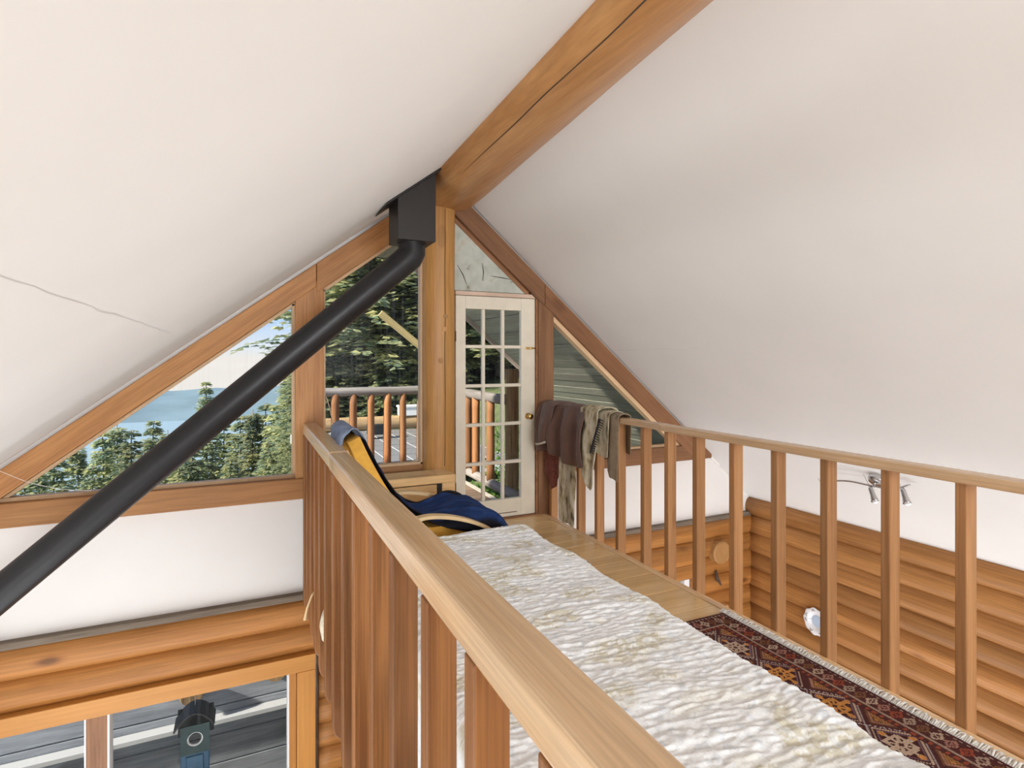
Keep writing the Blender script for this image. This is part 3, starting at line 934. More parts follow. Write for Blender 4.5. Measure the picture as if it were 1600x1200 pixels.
# ---- rug
RW0, RW1, RY0, RY1 = 1.30, 2.475, 0.30, 2.42
cs = 0.0065
nx, ny = int((RW1 - RW0) / cs), int((RY1 - RY0) / cs)
gx = RW0 + (np.arange(nx) + 0.5) * cs
gy = RY0 + (np.arange(ny) + 0.5) * cs
GX, GY = np.meshgrid(gx, gy)
rng = np.random.default_rng(3)
MAROON = np.array([0.085, 0.028, 0.026]); CRM = np.array([0.55, 0.40, 0.29]); PINK = np.array([0.42, 0.20, 0.15]); ORG = np.array([0.62, 0.27, 0.07])
RED = np.array([0.36, 0.075, 0.035]); NAVY = np.array([0.045, 0.05, 0.09]); BRN = np.array([0.22, 0.10, 0.045])
C = np.tile(MAROON, (ny, nx, 1)).astype(float)
def paint(mask, col, a=1.0):
    C[mask] = C[mask] * (1 - a) + col * a
P_ = 0.265
U = (GX - 2.235) / P_
V = (GY - 2.10) / P_
Ui, Vi = np.round(U), np.round(V)
u_, v_ = U - Ui, V - Vi
alt = ((Ui + Vi) % 2)
dd = np.abs(u_) + np.abs(v_)
outer = dd >= 0.46
# in-between diamonds
u2, v2 = np.abs(U - np.floor(U) - 0.5), np.abs(V - np.floor(V) - 0.5)
d2 = u2 + v2
paint((d2 < 0.40), BRN * 0.8)
paint((d2 < 0.30) & (np.abs(np.sin((u2 - v2) * 60)) > 0.6), ORG, 0.6)
paint((d2 < 0.16), PINK, 0.8)
paint((d2 < 0.07), NAVY)
paint((d2 > 0.33) & (d2 < 0.36), PINK)
# main diamonds
paint((dd < 0.44) & (dd > 0.405), CRM, 0.9)
paint((dd <= 0.405), MAROON * 0.8)
paint((dd < 0.37) & (dd > 0.345), np.array([0.2, 0.12, 0.16]))
au, av = np.abs(u_), np.abs(v_)
star = (dd < 0.33) & ((np.abs(au - av) < 0.035) | ((au < 0.03) & (av < 0.26)) | ((av < 0.03) & (au < 0.26)))
lobes = (dd < 0.30) & (np.abs(np.maximum(au, av) - 0.15) < 0.028) & (np.minimum(au, av) > 0.03)
tipc = (dd < 0.345) & ((au < 0.05) & (av > 0.24) | (av < 0.05) & (au > 0.24))
for k, colr in ((0, CRM), (1, ORG)):
    sel = (Vi % 3 == 0) if k == 0 else (Vi % 3 != 0)
    paint(star & sel, colr, 0.95); paint(lobes & sel, colr, 0.9); paint(tipc & sel, ORG, 0.9)
paint((dd < 0.05), MAROON)
# lattice dashes
paint((np.abs(dd - 0.5) < 0.022) & (np.sin((u_ - v_) * 70) > -0.2), np.array([0.50, 0.42, 0.42]), 0.8)
# borders
rb_ = RW1 - GX
rf_ = RY1 - GY
edge = np.minimum(rb_, rf_)
along_ = np.where(rb_ < rf_, GY, GX)
bd = edge < 0.145
C[bd] = MAROON
cell = np.floor(along_ / 0.05).astype(int)
ph_ = (along_ / 0.05) % 1
inner = (edge > 0.028) & (edge < 0.105)
hsh = (cell * 7919 % 5)
for h, colr in enumerate((CRM, PINK, RED, CRM * 0.8, BRN)):
    zig = np.abs(ph_ - 0.5) + np.abs((edge - 0.066) / 0.075)
    paint(inner & (hsh == h) & (zig < 0.5) & (zig > 0.26), colr, 0.85)
    paint(inner & (hsh == h) & (zig < 0.13), colr, 0.85)
paint((edge > 0.105) & (edge < 0.116), CRM, 0.6)
paint((edge > 0.12) & (edge < 0.14) & (np.sin(along_ * 210) > 0.1), RED, 0.8)
paint((edge > 0.016) & (edge < 0.024) & (np.sin(along_ * 260) > 0), CRM, 0.7)
C *= (0.85 + 0.3 * rng.random((ny, nx, 1)))
vx = RW0 + np.arange(nx + 1) * cs
vy = RY0 + np.arange(ny + 1) * cs
VX, VY = np.meshgrid(vx, vy)
VZ = 0.012 + 0.0022 * np.sin(VX * 9 + VY * 4) * np.sin(VY * 7) + 0.0008 * rng.random(VX.shape)
co_ = np.stack([VX, VY, VZ], -1).reshape(-1, 3)
idx = np.arange((nx + 1) * (ny + 1)).reshape(ny + 1, nx + 1)
faces = np.stack([idx[:-1, :-1], idx[:-1, 1:], idx[1:, 1:], idx[1:, :-1]], -1).reshape(-1, 4)
me = bpy.data.meshes.new('rug_pile')
me.vertices.add(len(co_)); me.vertices.foreach_set('co', co_.astype(np.float32).ravel())
me.loops.add(faces.size); me.loops.foreach_set('vertex_index', faces.astype(np.int32).ravel())
me.polygons.add(len(faces)); me.polygons.foreach_set('loop_start', (np.arange(len(faces)) * 4).astype(np.int32))
me.update(calc_edges=True)
cat_ = me.color_attributes.new('Col', 'FLOAT_COLOR', 'CORNER')
cc = np.repeat(np.concatenate([C.reshape(-1, 3), np.ones((nx * ny, 1))], 1), 4, axis=0)
cat_.data.foreach_set('color', cc.astype(np.float32).ravel())
me.materials.append(attr_mat('kilim_wool', 0.95, 0.5, 260))
rug = empty('runner_rug', (0, 0, 0), label='dark red and orange patterned wool rug on the floor beside the bed', cat='rug')
ro_ = bpy.data.objects.new('pile', me); link(ro_, rug)
MB().box(RW0 + 0.01, RW1 - 0.005, RY0 + 0.01, RY1 - 0.005, 0.001, 0.0085).build('backing', plain('rug_backing', (0.3, 0.2, 0.15), 0.95), rug)
fr_ = MB()
rnd = random.Random(4)
y = RY0
while y < RY1 + 0.02:
    ln = rnd.uniform(0.035, 0.062)
    jy = rnd.uniform(-0.012, 0.012)
    fr_.tube([(RW1 - 0.004, y, 0.012), (RW1 + ln * 0.5, y + jy * 0.5, 0.017 + rnd.uniform(0, 0.006)), (RW1 + ln, y + jy, 0.010)], [0.0045, 0.005, 0.003], 5)
    y += 0.0075
fo = fr_.build('fringe', plain('white_fringe', (0.72, 0.69, 0.63), 0.95, var=0.1, vscale=80), rug, smooth=True)
fo['kind'] = 'stuff'

# paper scrap
ps = MB().grid([[(1.985 + 0.012 * i + 0.004 * nz(j), 2.60 + 0.010 * j + 0.004 * nz(i * 2), 0.002 + 0.008 * abs(nz(i * 1.7, j * 1.9))) for i in range(4)] for j in range(4)]).build('paper_scrap', plain('paper', (0.85, 0.83, 0.8), 0.8), solid=0.001)
tag(ps, 'tiny crumpled scrap of white paper on the pine floor', 'paper')

# ---- armchair
ch = empty('armchair', (1.05, 3.63, 0), label='bentwood armchair with a mustard cushion, standing beyond the bed', cat='armchair')
CO = Vector((1.05, 3.63, 0))
def catmull(pts, n=8):
    P = [Vector(p) for p in pts]
    P = [P[0] * 2 - P[1]] + P + [P[-1] * 2 - P[-2]]
    out = []
    for i in range(1, len(P) - 2):
        for k in range(n):
            t_ = k / n
            a_, b_, c_, d_ = P[i - 1], P[i], P[i + 1], P[i + 2]
            out.append(0.5 * ((2 * b_) + (c_ - a_) * t_ + (2 * a_ - 5 * b_ + 4 * c_ - d_) * t_ ** 2 + (3 * b_ - a_ - 3 * c_ + d_) * t_ ** 3))
    out.append(P[-2])
    return out
def strip(path_xz, y0, y1, thick, name, mat, parent, org=CO, n=8):
    pts = catmull([(x, 0, z) for x, z in path_xz], n)
    poly_o, poly_i = [], []
    for i, p in enumerate(pts):
        t_ = (pts[min(i + 1, len(pts) - 1)] - pts[max(0, i - 1)]).normalized()
        nn = Vector((-t_.z, 0, t_.x))
        poly_o.append(p + nn * thick / 2)
        poly_i.append(p - nn * thick / 2)
    m_ = MB()
    m_.grid([[(p.x, y0, p.z), (p.x, y1, p.z), (q.x, y1, q.z), (q.x, y0, q.z), (p.x, y0, p.z)] for p, q in zip(poly_o, poly_i)])
    n_ = len(pts)
    m_.f.append((0, 1, 2, 3)); m_.f.append(tuple(5 * (n_ - 1) + k for k in (3, 2, 1, 0)))
    m_.v = [(x - org.x, y - org.y, z - org.z) for x, y, z in m_.v]
    return m_.build(name, mat, parent, bevel=0.004)
arm_path = [(0.70, 0.36), (0.80, 0.47), (0.95, 0.515), (1.10, 0.505), (1.27, 0.455), (1.41, 0.375), (1.47, 0.26), (1.45, 0.12), (1.36, 0.03), (1.2, 0.016), (0.9, 0.016), (0.66, 0.016)]
for yy in (3.26, 3.94):
    strip(arm_path, yy, yy + 0.062, 0.022, 'armrest', BIRCH, ch)
    strip([(0.525, 0.93), (0.61, 0.72), (0.76, 0.42), (0.88, 0.20), (0.94, 0.03)], yy + 0.13 if yy < 3.6 else yy - 0.11, yy + 0.17 if yy < 3.6 else yy - 0.07, 0.022, 'back_rail', BIRCH, ch)
for x_, z_ in ((0.74, 0.34), (1.42, 0.20)):
    m_ = MB().box(x_ - 1.05 - 0.012, x_ - 1.05 + 0.012, 3.30 - 3.63, 3.96 - 3.63, z_ - 0.02, z_ + 0.02)
    m_.build('crossbar', BIRCH, ch, bevel=0.003)
seat_path = [(0.56, 1.00), (0.63, 0.85), (0.73, 0.67), (0.86, 0.50), (0.99, 0.405), (1.15, 0.405), (1.30, 0.42), (1.42, 0.39), (1.50, 0.31)]
MUST = plain('mustard_fabric', (0.68, 0.36, 0.05), 0.85, var=0.08, vscale=30, bump=0.3, bscale=300)
strip(seat_path, 3.335, 3.925, 0.075, 'cushion', MUST, ch)

# blue throw over the chair
bl_path = catmull([(0.505, 0, 0.94), (0.525, 0, 1.02), (0.575, 0, 1.045), (0.625, 0, 0.985), (0.70, 0, 0.83), (0.80, 0, 0.665), (0.93, 0, 0.515), (1.04, 0, 0.462), (1.16, 0, 0.470), (1.30, 0, 0.495), (1.42, 0, 0.475), (1.525, 0, 0.39), (1.575, 0, 0.28), (1.585, 0, 0.17)], 9)
rowsB, colsB = [], []
nb_ = len(bl_path)
for i, p in enumerate(bl_path):
    k = i / (nb_ - 1)
    t_ = (bl_path[min(i + 1, nb_ - 1)] - bl_path[max(0, i - 1)]).normalized()
    nn = Vector((-t_.z, 0, t_.x))
    lo = 3.375 + (0.05 * max(0, 0.35 - k)) - 0.13 * max(0, min(1, (k - 0.45) * 4))
    hi = 3.90 + 0.02 * nz(k * 5)
    row = []
    for j in range(36):
        w_ = j / 35
        yy = lo + (hi - lo) * w_
        over = max(0, 3.335 - yy)
        wr_ = 0.020 * nz(k * 5 + w_ * 2.5, w_ * 7 - k * 9) + 0.010 * nz(k * 14 - w_ * 6, w_ * 13 + k * 10, 4)
        q = p + nn * (wr_ + 0.006)
        z_ = q.z - over * 1.4 + (0.0 if over == 0 else 0.0)
        row.append((q.x + 0.02 * nz(w_ * 4, k * 3, 9), max(yy, 3.30) if over > 0 else yy, max(0.02, z_)))
        head = max(0.0, min(1.0, (0.28 - k) * 10))
        st = 0.8 + 0.5 * (nz(k * 9 + w_ * 3, w_ * 16) > 0.15)
        c_ = np.array([0.022, 0.052, 0.17]) * st * (1 - head) + np.array([0.26, 0.32, 0.46]) * head  # grey at the head is sky sheen painted over the navy
        edge_ = min(w_, 1 - w_)
        if edge_ < 0.10 and head < 0.5:
            c_ = np.array([0.012, 0.013, 0.02])
        colsB.append((*c_, 1))
    rowsB.append(row)
bk = MB().grid(rowsB).build('throw_blanket', attr_mat('navy_throw', 0.7, 0.3, 160, 0.0), smooth=True, solid=0.006)
cb_ = bk.data.color_attributes.new('Col', 'FLOAT_COLOR', 'POINT')
cb_.data.foreach_set('color', np.array(colsB, dtype=np.float32).ravel())
tag(bk, 'rumpled navy blue throw with sky sheen painted grey on top spread over the armchair', 'blanket')

# ---- clothes on the far railing
def drape(y0, y1, front, back, folds, amp, seed, thick_x=0.02, flare=0.0, n=44, m_=46, top=1.02, bulge=0.0, lean=0.0):
    """cloth hung over the handrail (x 2.543..2.635); front/back = hang lengths as functions of w in 0..1"""
    rows = []
    xf, xb = 2.543 - thick_x, 2.635 + thick_x
    for j in range(n):
        w_ = j / (n - 1)
        Lf, Lb = front(w_), back(w_)
        wd = 0.10 + 2 * thick_x
        tot = Lf + wd + Lb
        row = []
        for i in range(m_):
            s_ = i / (m_ - 1) * tot
            if s_ < Lb:
                dz_ = Lb - s_; x = xb; z = top + thick_x - dz_; sg = 1; hang = dz_
            elif s_ < Lb + wd:
                q = (s_ - Lb) / wd
                x = xb + (xf - xb) * q
                z = top + thick_x + 0.018 * math.sin(q * math.pi); sg = 0; hang = 0
            else:
                dz_ = s_ - Lb - wd; x = xf; z = top + thick_x - dz_; sg = -1; hang = dz_
            grow = min(1.0, hang / 0.18)
            f_ = amp * (0.25 + 0.75 * grow) * (math.sin(w_ * folds * 2 * math.pi + seed + 1.3 * nz(hang * 2, w_ * 2, seed)) * 0.6 + 0.4 + 0.5 * nz(w_ * folds * 1.7, hang * 3.2, seed))
            x += sg * (f_ + bulge * math.sin(min(1, hang / 0.5) * math.pi))
            yc = (y0 + y1) / 2
            yy = yc + (w_ - 0.5) * (y1 - y0) * (1 + flare * hang) + lean * hang + 0.010 * nz(hang * 5, w_ * 3, seed + 3)
            row.append((x, yy, max(0.012, z + 0.012 * nz(w_ * 5, hang * 2, seed + 8) * (1 if sg else 0.6) + (0.3 * f_ if sg == 0 else 0))))
        rows.append(row)
    return MB().grid(rows)
BROWNF = plain('brown_fleece', (0.135, 0.07, 0.05), 0.6, var=0.12, vscale=7, bump=0.2, bscale=240, sheen=0.15)
jk = empty('jacket', (2.59, 4.3, 1.02), label='dark brown soft jacket slung over the railing beside the door', cat='jacket')
def off(mb, o): mb.v = [(x - o[0], y - o[1], z - o[2]) for x, y, z in mb.v]; return mb
JO = (2.59, 4.3, 1.02)
off(drape(3.90, 4.70, lambda w: 0.46 + 0.03 * math.sin(w * 7) - 0.10 * max(0, w - 0.6), lambda w: 0.42, 3.3, 0.055, 1.0, 0.03, 0.08, 70, 60, bulge=0.03), JO).build('body', BROWNF, jk, smooth=True, solid=0.012, subsurf=1)
off(drape(4.36, 4.56, lambda w: 0.33 + 0.05 * w, lambda w: 0.10, 1.2, 0.035, 4.0, 0.085, 0.15, 24, 40, bulge=0.03, lean=0.15, top=0.972), JO).build('sleeve', BROWNF, jk, smooth=True, solid=0.014, subsurf=1)
off(MB().tube([(2.41, 4.61, 0.685), (2.395, 4.56, 0.688), (2.395, 4.49, 0.705), (2.41, 4.43, 0.725)], 0.010, 8), JO).build('cuff', plain('cream_lining', (0.62, 0.54, 0.42), 0.9), jk, smooth=True)
# faded jeans
m, t, bs = new_mat('acid_washed_denim')
co = N(t, 'ShaderNodeTexCoord')
n1 = N(t, 'ShaderNodeTexNoise'); n1.inputs['Scale'].default_value = 14; n1.inputs['Detail'].default_value = 6
mpn = N(t, 'ShaderNodeMapping'); mpn.inputs['Scale'].default_value = (1, 1.6, 0.6)
L(t, co, 'Object', mpn, 0); L(t, mpn, 0, n1, 'Vector')
r1 = ramp(t, [(0.32, (0.10, 0.085, 0.06)), (0.42, (0.42, 0.35, 0.20)), (0.55, (0.62, 0.56, 0.42)), (0.7, (0.72, 0.68, 0.56))])
L(t, n1, 0, r1, 0); L(t, r1, 0, bs, 'Base Color'); bs.inputs['Roughness'].default_value = 0.9
DENIM = m
SEAM = plain('dark_zigzag_stitching', (0.035, 0.032, 0.04), 0.9)
je = empty('jeans', (2.59, 3.95, 1.02), label='acid-washed cream jeans with dark stitched band hung over the railing', cat='jeans')
JO2 = (2.59, 3.95, 1.02)
off(drape(3.60, 4.00, lambda w: 0.33 + 0.02 * math.sin(w * 9), lambda w: 0.30, 1.8, 0.022, 2.2, 0.022, 0.0, 36, 44), JO2).build('waist', DENIM, je, smooth=True, solid=0.008, subsurf=1)
off(drape(4.08, 4.36, lambda w: 1.00, lambda w: 0.05, 1.1, 0.020, 0.4, 0.014, -0.12, 22, 60, lean=0.02), JO2).build('leg', DENIM, je, smooth=True, solid=0.010, subsurf=1)
off(drape(3.72, 3.98, lambda w: 0.50 + 0.16 * (1 - abs(w - 0.25) * 1.5), lambda w: 0.04, 1.3, 0.03, 3.1, 0.045, -0.35, 24, 50, lean=0.06), JO2).build('leg', DENIM, je, smooth=True, solid=0.010, subsurf=1)
stm = MB()
for q in range(15):
    z = 0.99 - q * 0.019
    stm.tube([(2.470 - q * 0.001, 3.612 + q * 0.008, z), (2.466 - q * 0.001, 3.665 + q * 0.008, z + 0.010)], 0.0042, 5)
off(stm, JO2).build('stitched_band', SEAM, je, smooth=True)
stm = MB().tube([(2.474, 3.672 + q * 0.009, 1.0 - q * 0.02) for q in range(15)], 0.008, 6)
off(stm, JO2).build('band_edge', SEAM, je, smooth=True)
# taupe trousers
tr = empty('trousers', (2.59, 3.72, 1.02), label='taupe trousers hanging behind the jeans on the railing', cat='trousers')
TAU = plain('taupe_cotton', (0.27, 0.205, 0.135), 0.9, var=0.15, vscale=14)
off(drape(3.50, 3.64, lambda w: 0.50 - 0.06 * w, lambda w: 0.30, 0.9, 0.02, 5.0, 0.012, -0.1, 20, 40, lean=0.03), (2.59, 3.72, 1.02)).build('leg', TAU, tr, smooth=True, solid=0.008, subsurf=1)
off(drape(3.93, 4.02, lambda w: 0.10, lambda w: 1.02, 0.9, 0.015, 6.0, 0.012, 0.0, 16, 40, lean=-0.04), (2.59, 3.72, 1.02)).build('leg', TAU, tr, smooth=True, solid=0.008, subsurf=1)
# scarf
sf = drape(4.36, 4.66, lambda w: 0.62 + 0.13 * math.sin(w * math.pi), lambda w: 0.15, 2.2, 0.016, 7.0, 0.008, -0.25, 30, 50).build('lace_scarf', plain('rust_lace', (0.22, 0.065, 0.045), 0.9, var=0.45, vscale=55, bump=1.0, bscale=110), smooth=True, solid=0.006)
tag(sf, 'rust-red lace scarf hanging below the brown jacket', 'scarf')

# ---- spot bar on the right ceiling
sl = empty('spotlight_bar', (4.50, 2.80, zr(4.50)), label='chrome three-head spotlight bar on the right ceiling', cat='spotlight')
nrm = Vector((-0.86, 0, -1)).normalized()
along_y = Vector((0, 1, 0))
dn = Vector((-1 * 0, 0, -1))
MB().lathe([(0.062, 0.0), (0.062, 0.035), (0.05, 0.055), (0.02, 0.06)], (0, 0, 0), nrm, 24).build('canopy', CHROME, sl, smooth=False, bevel=0.003)
arm = catmull([nrm * 0.09 + Vector((0, 0.40, -0.12)), nrm * 0.09 + Vector((0, 0.34, -0.03)), nrm * 0.085 + Vector((0, 0.2, 0.0)), nrm * 0.085, nrm * 0.085 + Vector((0, -0.15, 0.01)), nrm * 0.09 + Vector((0, -0.27, 0.07))], 6)
MB().tube(arm, 0.007, 8).build('arm', CHROME, sl, smooth=True)
MB().tube([(0, 0, 0), nrm * 0.09], 0.01, 8).build('stem', CHROME, sl, smooth=True)
for hp, hd in ((arm[0], Vector((-0.10, -0.55, -0.8))), (nrm * 0.09 + Vector((0, 0.02, -0.02)), Vector((-0.1, -0.4, -0.9))), (nrm * 0.09 + Vector((0, -0.22, 0.02)), Vector((-0.15, -0.4, -0.9)))):
    hd = hd.normalized()
    h = MB().lathe([(0.010, -0.02), (0.018, 0.0), (0.020, 0.05), (0.026, 0.085), (0.030, 0.10)], hp, hd, 16).build('lamp_head', CHROME, sl, smooth=True)
    MB().lathe([(0.027, 0.1005), (0.020, 0.112), (0.004, 0.118)], hp, hd, 16).build('lens', LENS, h, smooth=True)
    MB().tube([hp, hp - hd * 0.09 + Vector((0, 0.03, 0.02))], 0.002, 5).build('rod', CHROME, h)

# ---- plate on the log wall
pl = empty('wall_plate', (XR - 0.085, 3.83, -1.17), label='scalloped white and blue plate hung on the log wall', cat='plate')
PLW = plain('white_glaze', (0.78, 0.78, 0.80), 0.25)
n_s = 72
rowsPl = []
for rr0, xo in ((0.0, 0.0), (0.07, 0.0), (0.078, -0.012), (0.128, -0.026), (0.133, -0.022)):
    rowsPl.append([(xo, rr0 * (1 + (0.04 * math.cos(9 * th) if rr0 > 0.1 else 0)) * math.cos(th), rr0 * (1 + (0.04 * math.cos(9 * th) if rr0 > 0.1 else 0)) * math.sin(th)) for th in np.linspace(0, 2 * math.pi, n_s)])
MB().grid(rowsPl).build('dish', PLW, pl, smooth=True, solid=0.005)
for th0 in np.linspace(0.2, 6.0, 7):
    col_ = plain('painted_sprig', (0.25, 0.20, 0.14), 0.4) if th0 == 0.2 else col_
    MB().tube([(-0.0255, 0.100 * math.cos(th0), 0.100 * math.sin(th0)), (-0.029, 0.118 * math.cos(th0 + 0.12), 0.118 * math.sin(th0 + 0.12)), (-0.0275, 0.104 * math.cos(th0 + 0.3), 0.104 * math.sin(th0 + 0.3))], 0.0035, 5).build('painted_sprig', col_, pl)
MB().lathe([(0.05, 0), (0.055, 0.002)], (-0.004, 0, 0), (-1, 0, 0), 24).build('blue_centre', plain('pale_blue_glaze', (0.45, 0.55, 0.68), 0.3), pl)

# ---- thread and cord
th_ = MB().tube(catmull([(-1.44, D - 0.09, 0.755), (-1.27, D - 0.10, 0.66), (-1.10, D - 0.09, 0.60), (-0.95, D - 0.085, 0.575)], 6), 0.0016, 5).build('thread', plain('white_thread', (0.85, 0.82, 0.78), 0.8), smooth=True)
tag(th_, 'thin white thread strung across the corner of the lake-side window', 'thread')
cd = MB().tube(catmull([(0.57, D - 0.04, 1.17), (0.59, D - 0.05, 1.12), (0.62, D - 0.06, 0.98), (0.655, D - 0.06, 0.80), (0.66, D - 0.05, 0.60)], 6), 0.004, 6).build('cable', plain('beige_cable', (0.55, 0.45, 0.34), 0.6), smooth=True)
tag(cd, 'thin beige cable hanging beside the tall window', 'cable')

# ---- bird feeder outside the lower window
fd = empty('bird_feeder', (-0.36, 5.02, -1.9), label='dark green and blue bird feeder hanging at the lower window', cat='bird feeder')
GRN = plain('dark_green_metal', (0.004, 0.025, 0.022), 0.6)
BLU = plain('blue_plastic', (0.006, 0.06, 0.12), 0.5)
DRK = plain('dark_feeder_roof', (0.014, 0.012, 0.009), 0.7)
rowsR = []
for k in range(9):
    u = (k / 8 - 0.5) * 2
    rowsR.append([(u * 0.135, yy, 0.66 - 0.11 * u * u) for yy in (-0.10, 0.10)])
MB().grid(rowsR).build('roof', DRK, fd, solid=0.01)
MB().box(-0.125, 0.125, 0.085, 0.095, 0.40, 0.62).build('roof_skirt', DRK, fd, bevel=0.01)
ring = MB()
pts = [(0.055 * math.cos(a_), 0, 0.42 + 0.055 * math.sin(a_)) for a_ in np.linspace(0, 2 * math.pi, 25)]
ring.tube(pts, 0.012, 8, cap=False)
ring.build('feeding_hole', plain('pale_rim', (0.5, 0.5, 0.5), 0.5), fd, smooth=True)
nH = 24
sq = []
for a_ in np.linspace(0, 2 * math.pi, nH + 1):
    c_, s_ = math.cos(a_), math.sin(a_)
    k_ = 0.10 / max(abs(c_), abs(s_))
    sq.append(((0.055 * c_, -0.01, 0.42 + 0.055 * s_), (k_ * c_, -0.01, 0.42 + k_ * s_ * 1.1)))
MB().grid([[p, q] for p, q in sq]).build('front_plate', GRN, fd, solid=0.012)
MB().box(-0.10, 0.10, -0.016, 0.004, 0.0, 0.312).build('body', BLU, fd, bevel=0.01)
MB().box(-0.06, 0.06, -0.03, -0.017, 0.02, 0.30).build('seed_tray', BLU, fd, bevel=0.008)
MB().tube([(0, 0, 0.66), (0, 0, 0.95)], 0.003, 6).build('hanger', CHROME, fd)

# ================================================================== OUTSIDE
# balcony
bd_ = empty('balcony_deck', (0, 0, 0), label='brown plank balcony floor outside the glazed door', cat='deck', kind='structure')
pmesh = MB().box(0.5, 2.40, 0.003, 0.137, -0.08, -0.05).mesh('deck_plank', DECK_X)
for i in range(17):
    o = bpy.data.objects.new('deck_plank', pmesh)
    link(o, bd_); o.location = (0, D + 0.10 + i * 0.14, 0)
MB().box(2.40, 2.46, D + 0.1, 7.25, -0.20, -0.045).build('edge_beam', plain('pale_edge', (0.55, 0.50, 0.43), 0.8, var=0.15), bd_)
MB().box(0.5, 2.46, 7.25, 7.31, -0.25, -0.045).build('edge_beam', GREYWOOD_X, bd_)
br = empty('balcony_railing', (1.4, 7.2, 0), label='rustic log balcony railing with round pickets seen through the windows', cat='railing')
BO = Vector((1.4, 7.2, 0))
def brp(mb, name, mat, **kw):
    mb.v = [(x - BO.x, y - BO.y, z - BO.z) for x, y, z in mb.v]
    return mb.build(name, mat, br, **kw)
brp(log_mb((0.56, 7.2, 1.055), (2.46, 7.2, 1.055), 0.055, 201, 14, 14), 'top_rail', GREYWOOD_X, smooth=True)
brp(log_mb((0.56, 7.2, 0.10), (2.46, 7.2, 0.10), 0.05, 202, 14, 14), 'bottom_rail', GREYWOOD_X, smooth=True)
brp(log_mb((2.42, 5.30, 1.045), (2.42, 7.25, 1.045), 0.055, 203, 14, 14), 'top_rail', GREYWOOD_Y, smooth=True)
brp(log_mb((2.42, 4.95, 0.11), (2.42, 7.25, 0.11), 0.05, 204, 14, 14), 'bottom_rail', GREYWOOD_Y, smooth=True)
rp = random.Random(11)
for u in (0.80, 0.985, 1.20, 1.42, 1.625, 1.83, 2.05, 2.25):
    w_ = rp.uniform(0.042, 0.052)
    brp(log_mb((u, 7.2, 0.13), (u + rp.uniform(-0.01, 0.01), 7.2, 1.03), w_, int(u * 100), 8, 10), 'picket', SLAT_Z, smooth=True)
for yv in (6.95, 6.40, 6.14, 5.70):
    brp(log_mb((2.42, yv, 0.13), (2.42, yv, 1.02), rp.uniform(0.038, 0.05), int(yv * 50), 8, 10), 'picket', SLAT_Z, smooth=True)
brp(log_mb((2.49, 5.30, -0.3), (2.49, 5.30, 1.36), 0.072, 301, 12, 14), 'post', OLDPOST_Z, smooth=True)
brp(log_mb((2.44, 7.22, -0.3), (2.44, 7.22, 1.50), 0.075, 302, 12, 14), 'post', OLDPOST_Z, smooth=True)
brp(log_mb((0.63, 7.26, -0.3), (0.63, 7.26, 1.12), 0.07, 303, 12, 14), 'post', OLDPOST_Z, smooth=True)
# slanting brace board
bb = MB().prism_y([(0, 0), (1.16, 0), (1.16, 0.085), (0, 0.085)], -0.02, 0.02).build('brace_board', YELLOW_X, loc=(1.53, 7.30, 2.02), rot=(0, math.atan2(0.80, 1.0), 0), bevel=0.004)
tag(bb, 'yellow slanting brace board outside the tall window', 'board')

# porch below: grey parapet seen through the lower window
pp = empty('porch_parapet', (-0.6, 6.0, -2.9), label='blue-grey weathered porch boards with log stubs outside the lower window', cat='parapet')
GB = wood('blue_grey_boards', (0.34, 0.37, 0.42), (0.20, 0.22, 0.26), 'x', 0.8, 0.2, 0.3, 5, 0.8)
for i in range(7):
    MB().box(-2.2, 2.0, 0.0, 0.05, 0.02 + 0.27 * i, 0.28 + 0.27 * i).build('board', GB, pp, bevel=0.006)
MB().box(-2.2, 2.0, -0.12, -0.01, 0.985, 1.03).build('white_strip', plain('white_strip', (0.42, 0.43, 0.45), 0.7), pp, bevel=0.005)
for x_, z_ in ((0.15, 1.31), (0.86, 1.36)):
    MB().lathe([(0.085, -0.14), (0.095, -0.12), (0.10, 0)], (x_, 0, z_), (0, 1, 0), 18).build('log_stub', OLDPOST_Z, pp, smooth=False)
MB().box(1.2, 1.35, -0.35, -0.2, 0.02, 2.2).build('post', GREYWOOD_X, pp, bevel=0.01)

# terrain
def S(a, b, x):
    t_ = min(1, max(0, (x - a) / (b - a)))
    return t_ * t_ * (3 - 2 * t_)
def ground(x, y):
    near = -2.95
    right = -1.0 + 2.0 * S(2, 10, x) + 0.10 * max(0, y - 20) + 0.05 * max(0, x - 10)
    k = S(7, 12, y) * S(0.5, 3.0, x - (y - 10) * 0.09)
    left = near - 17 * S(9, 34, y) - 0.45 * max(0, y - 34)
    z = left * (1 - k) + right * k
    if x > 2.4:
        e = S(2.5, 3.2, x) if y < 7.5 else S(3.4, 5.0, x)
        z2 = -0.75 - 0.02 * (x - 4)
        z = z * (1 - e * S(12, 5, y)) + z2 * e * S(12, 5, y)
    z += 0.1 * nz(x * 0.4, y * 0.4)
    if 0.5 < x < 6.4 and 8.0 < y < 19.0:
        z = min(z, -1.25)
    return z
def gcoord(n, lim):  # finer near the house
    return [lim * (abs(q) ** 1.7) * (1 if q >= 0 else -1) for q in np.linspace(-1, 1, n)]
gxs = gcoord(81, 130)
gys = [D + 0.2 + 180 * (q ** 1.8) for q in np.linspace(0, 1, 70)]
gr = MB().grid([[(x, y, ground(x, y)) for x in gxs] for y in gys]).build('ground', plain('forest_floor', (0.10, 0.12, 0.045), 0.95, var=0.45, vscale=2.5), smooth=True)
tag(gr, 'mossy wooded slope falling away to the lake', 'ground', kind='structure')
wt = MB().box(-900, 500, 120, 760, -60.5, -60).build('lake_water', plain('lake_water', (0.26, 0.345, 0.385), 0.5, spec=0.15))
tag(wt, 'pale blue lake far below the trees', 'lake', kind='structure')
hp_ = []
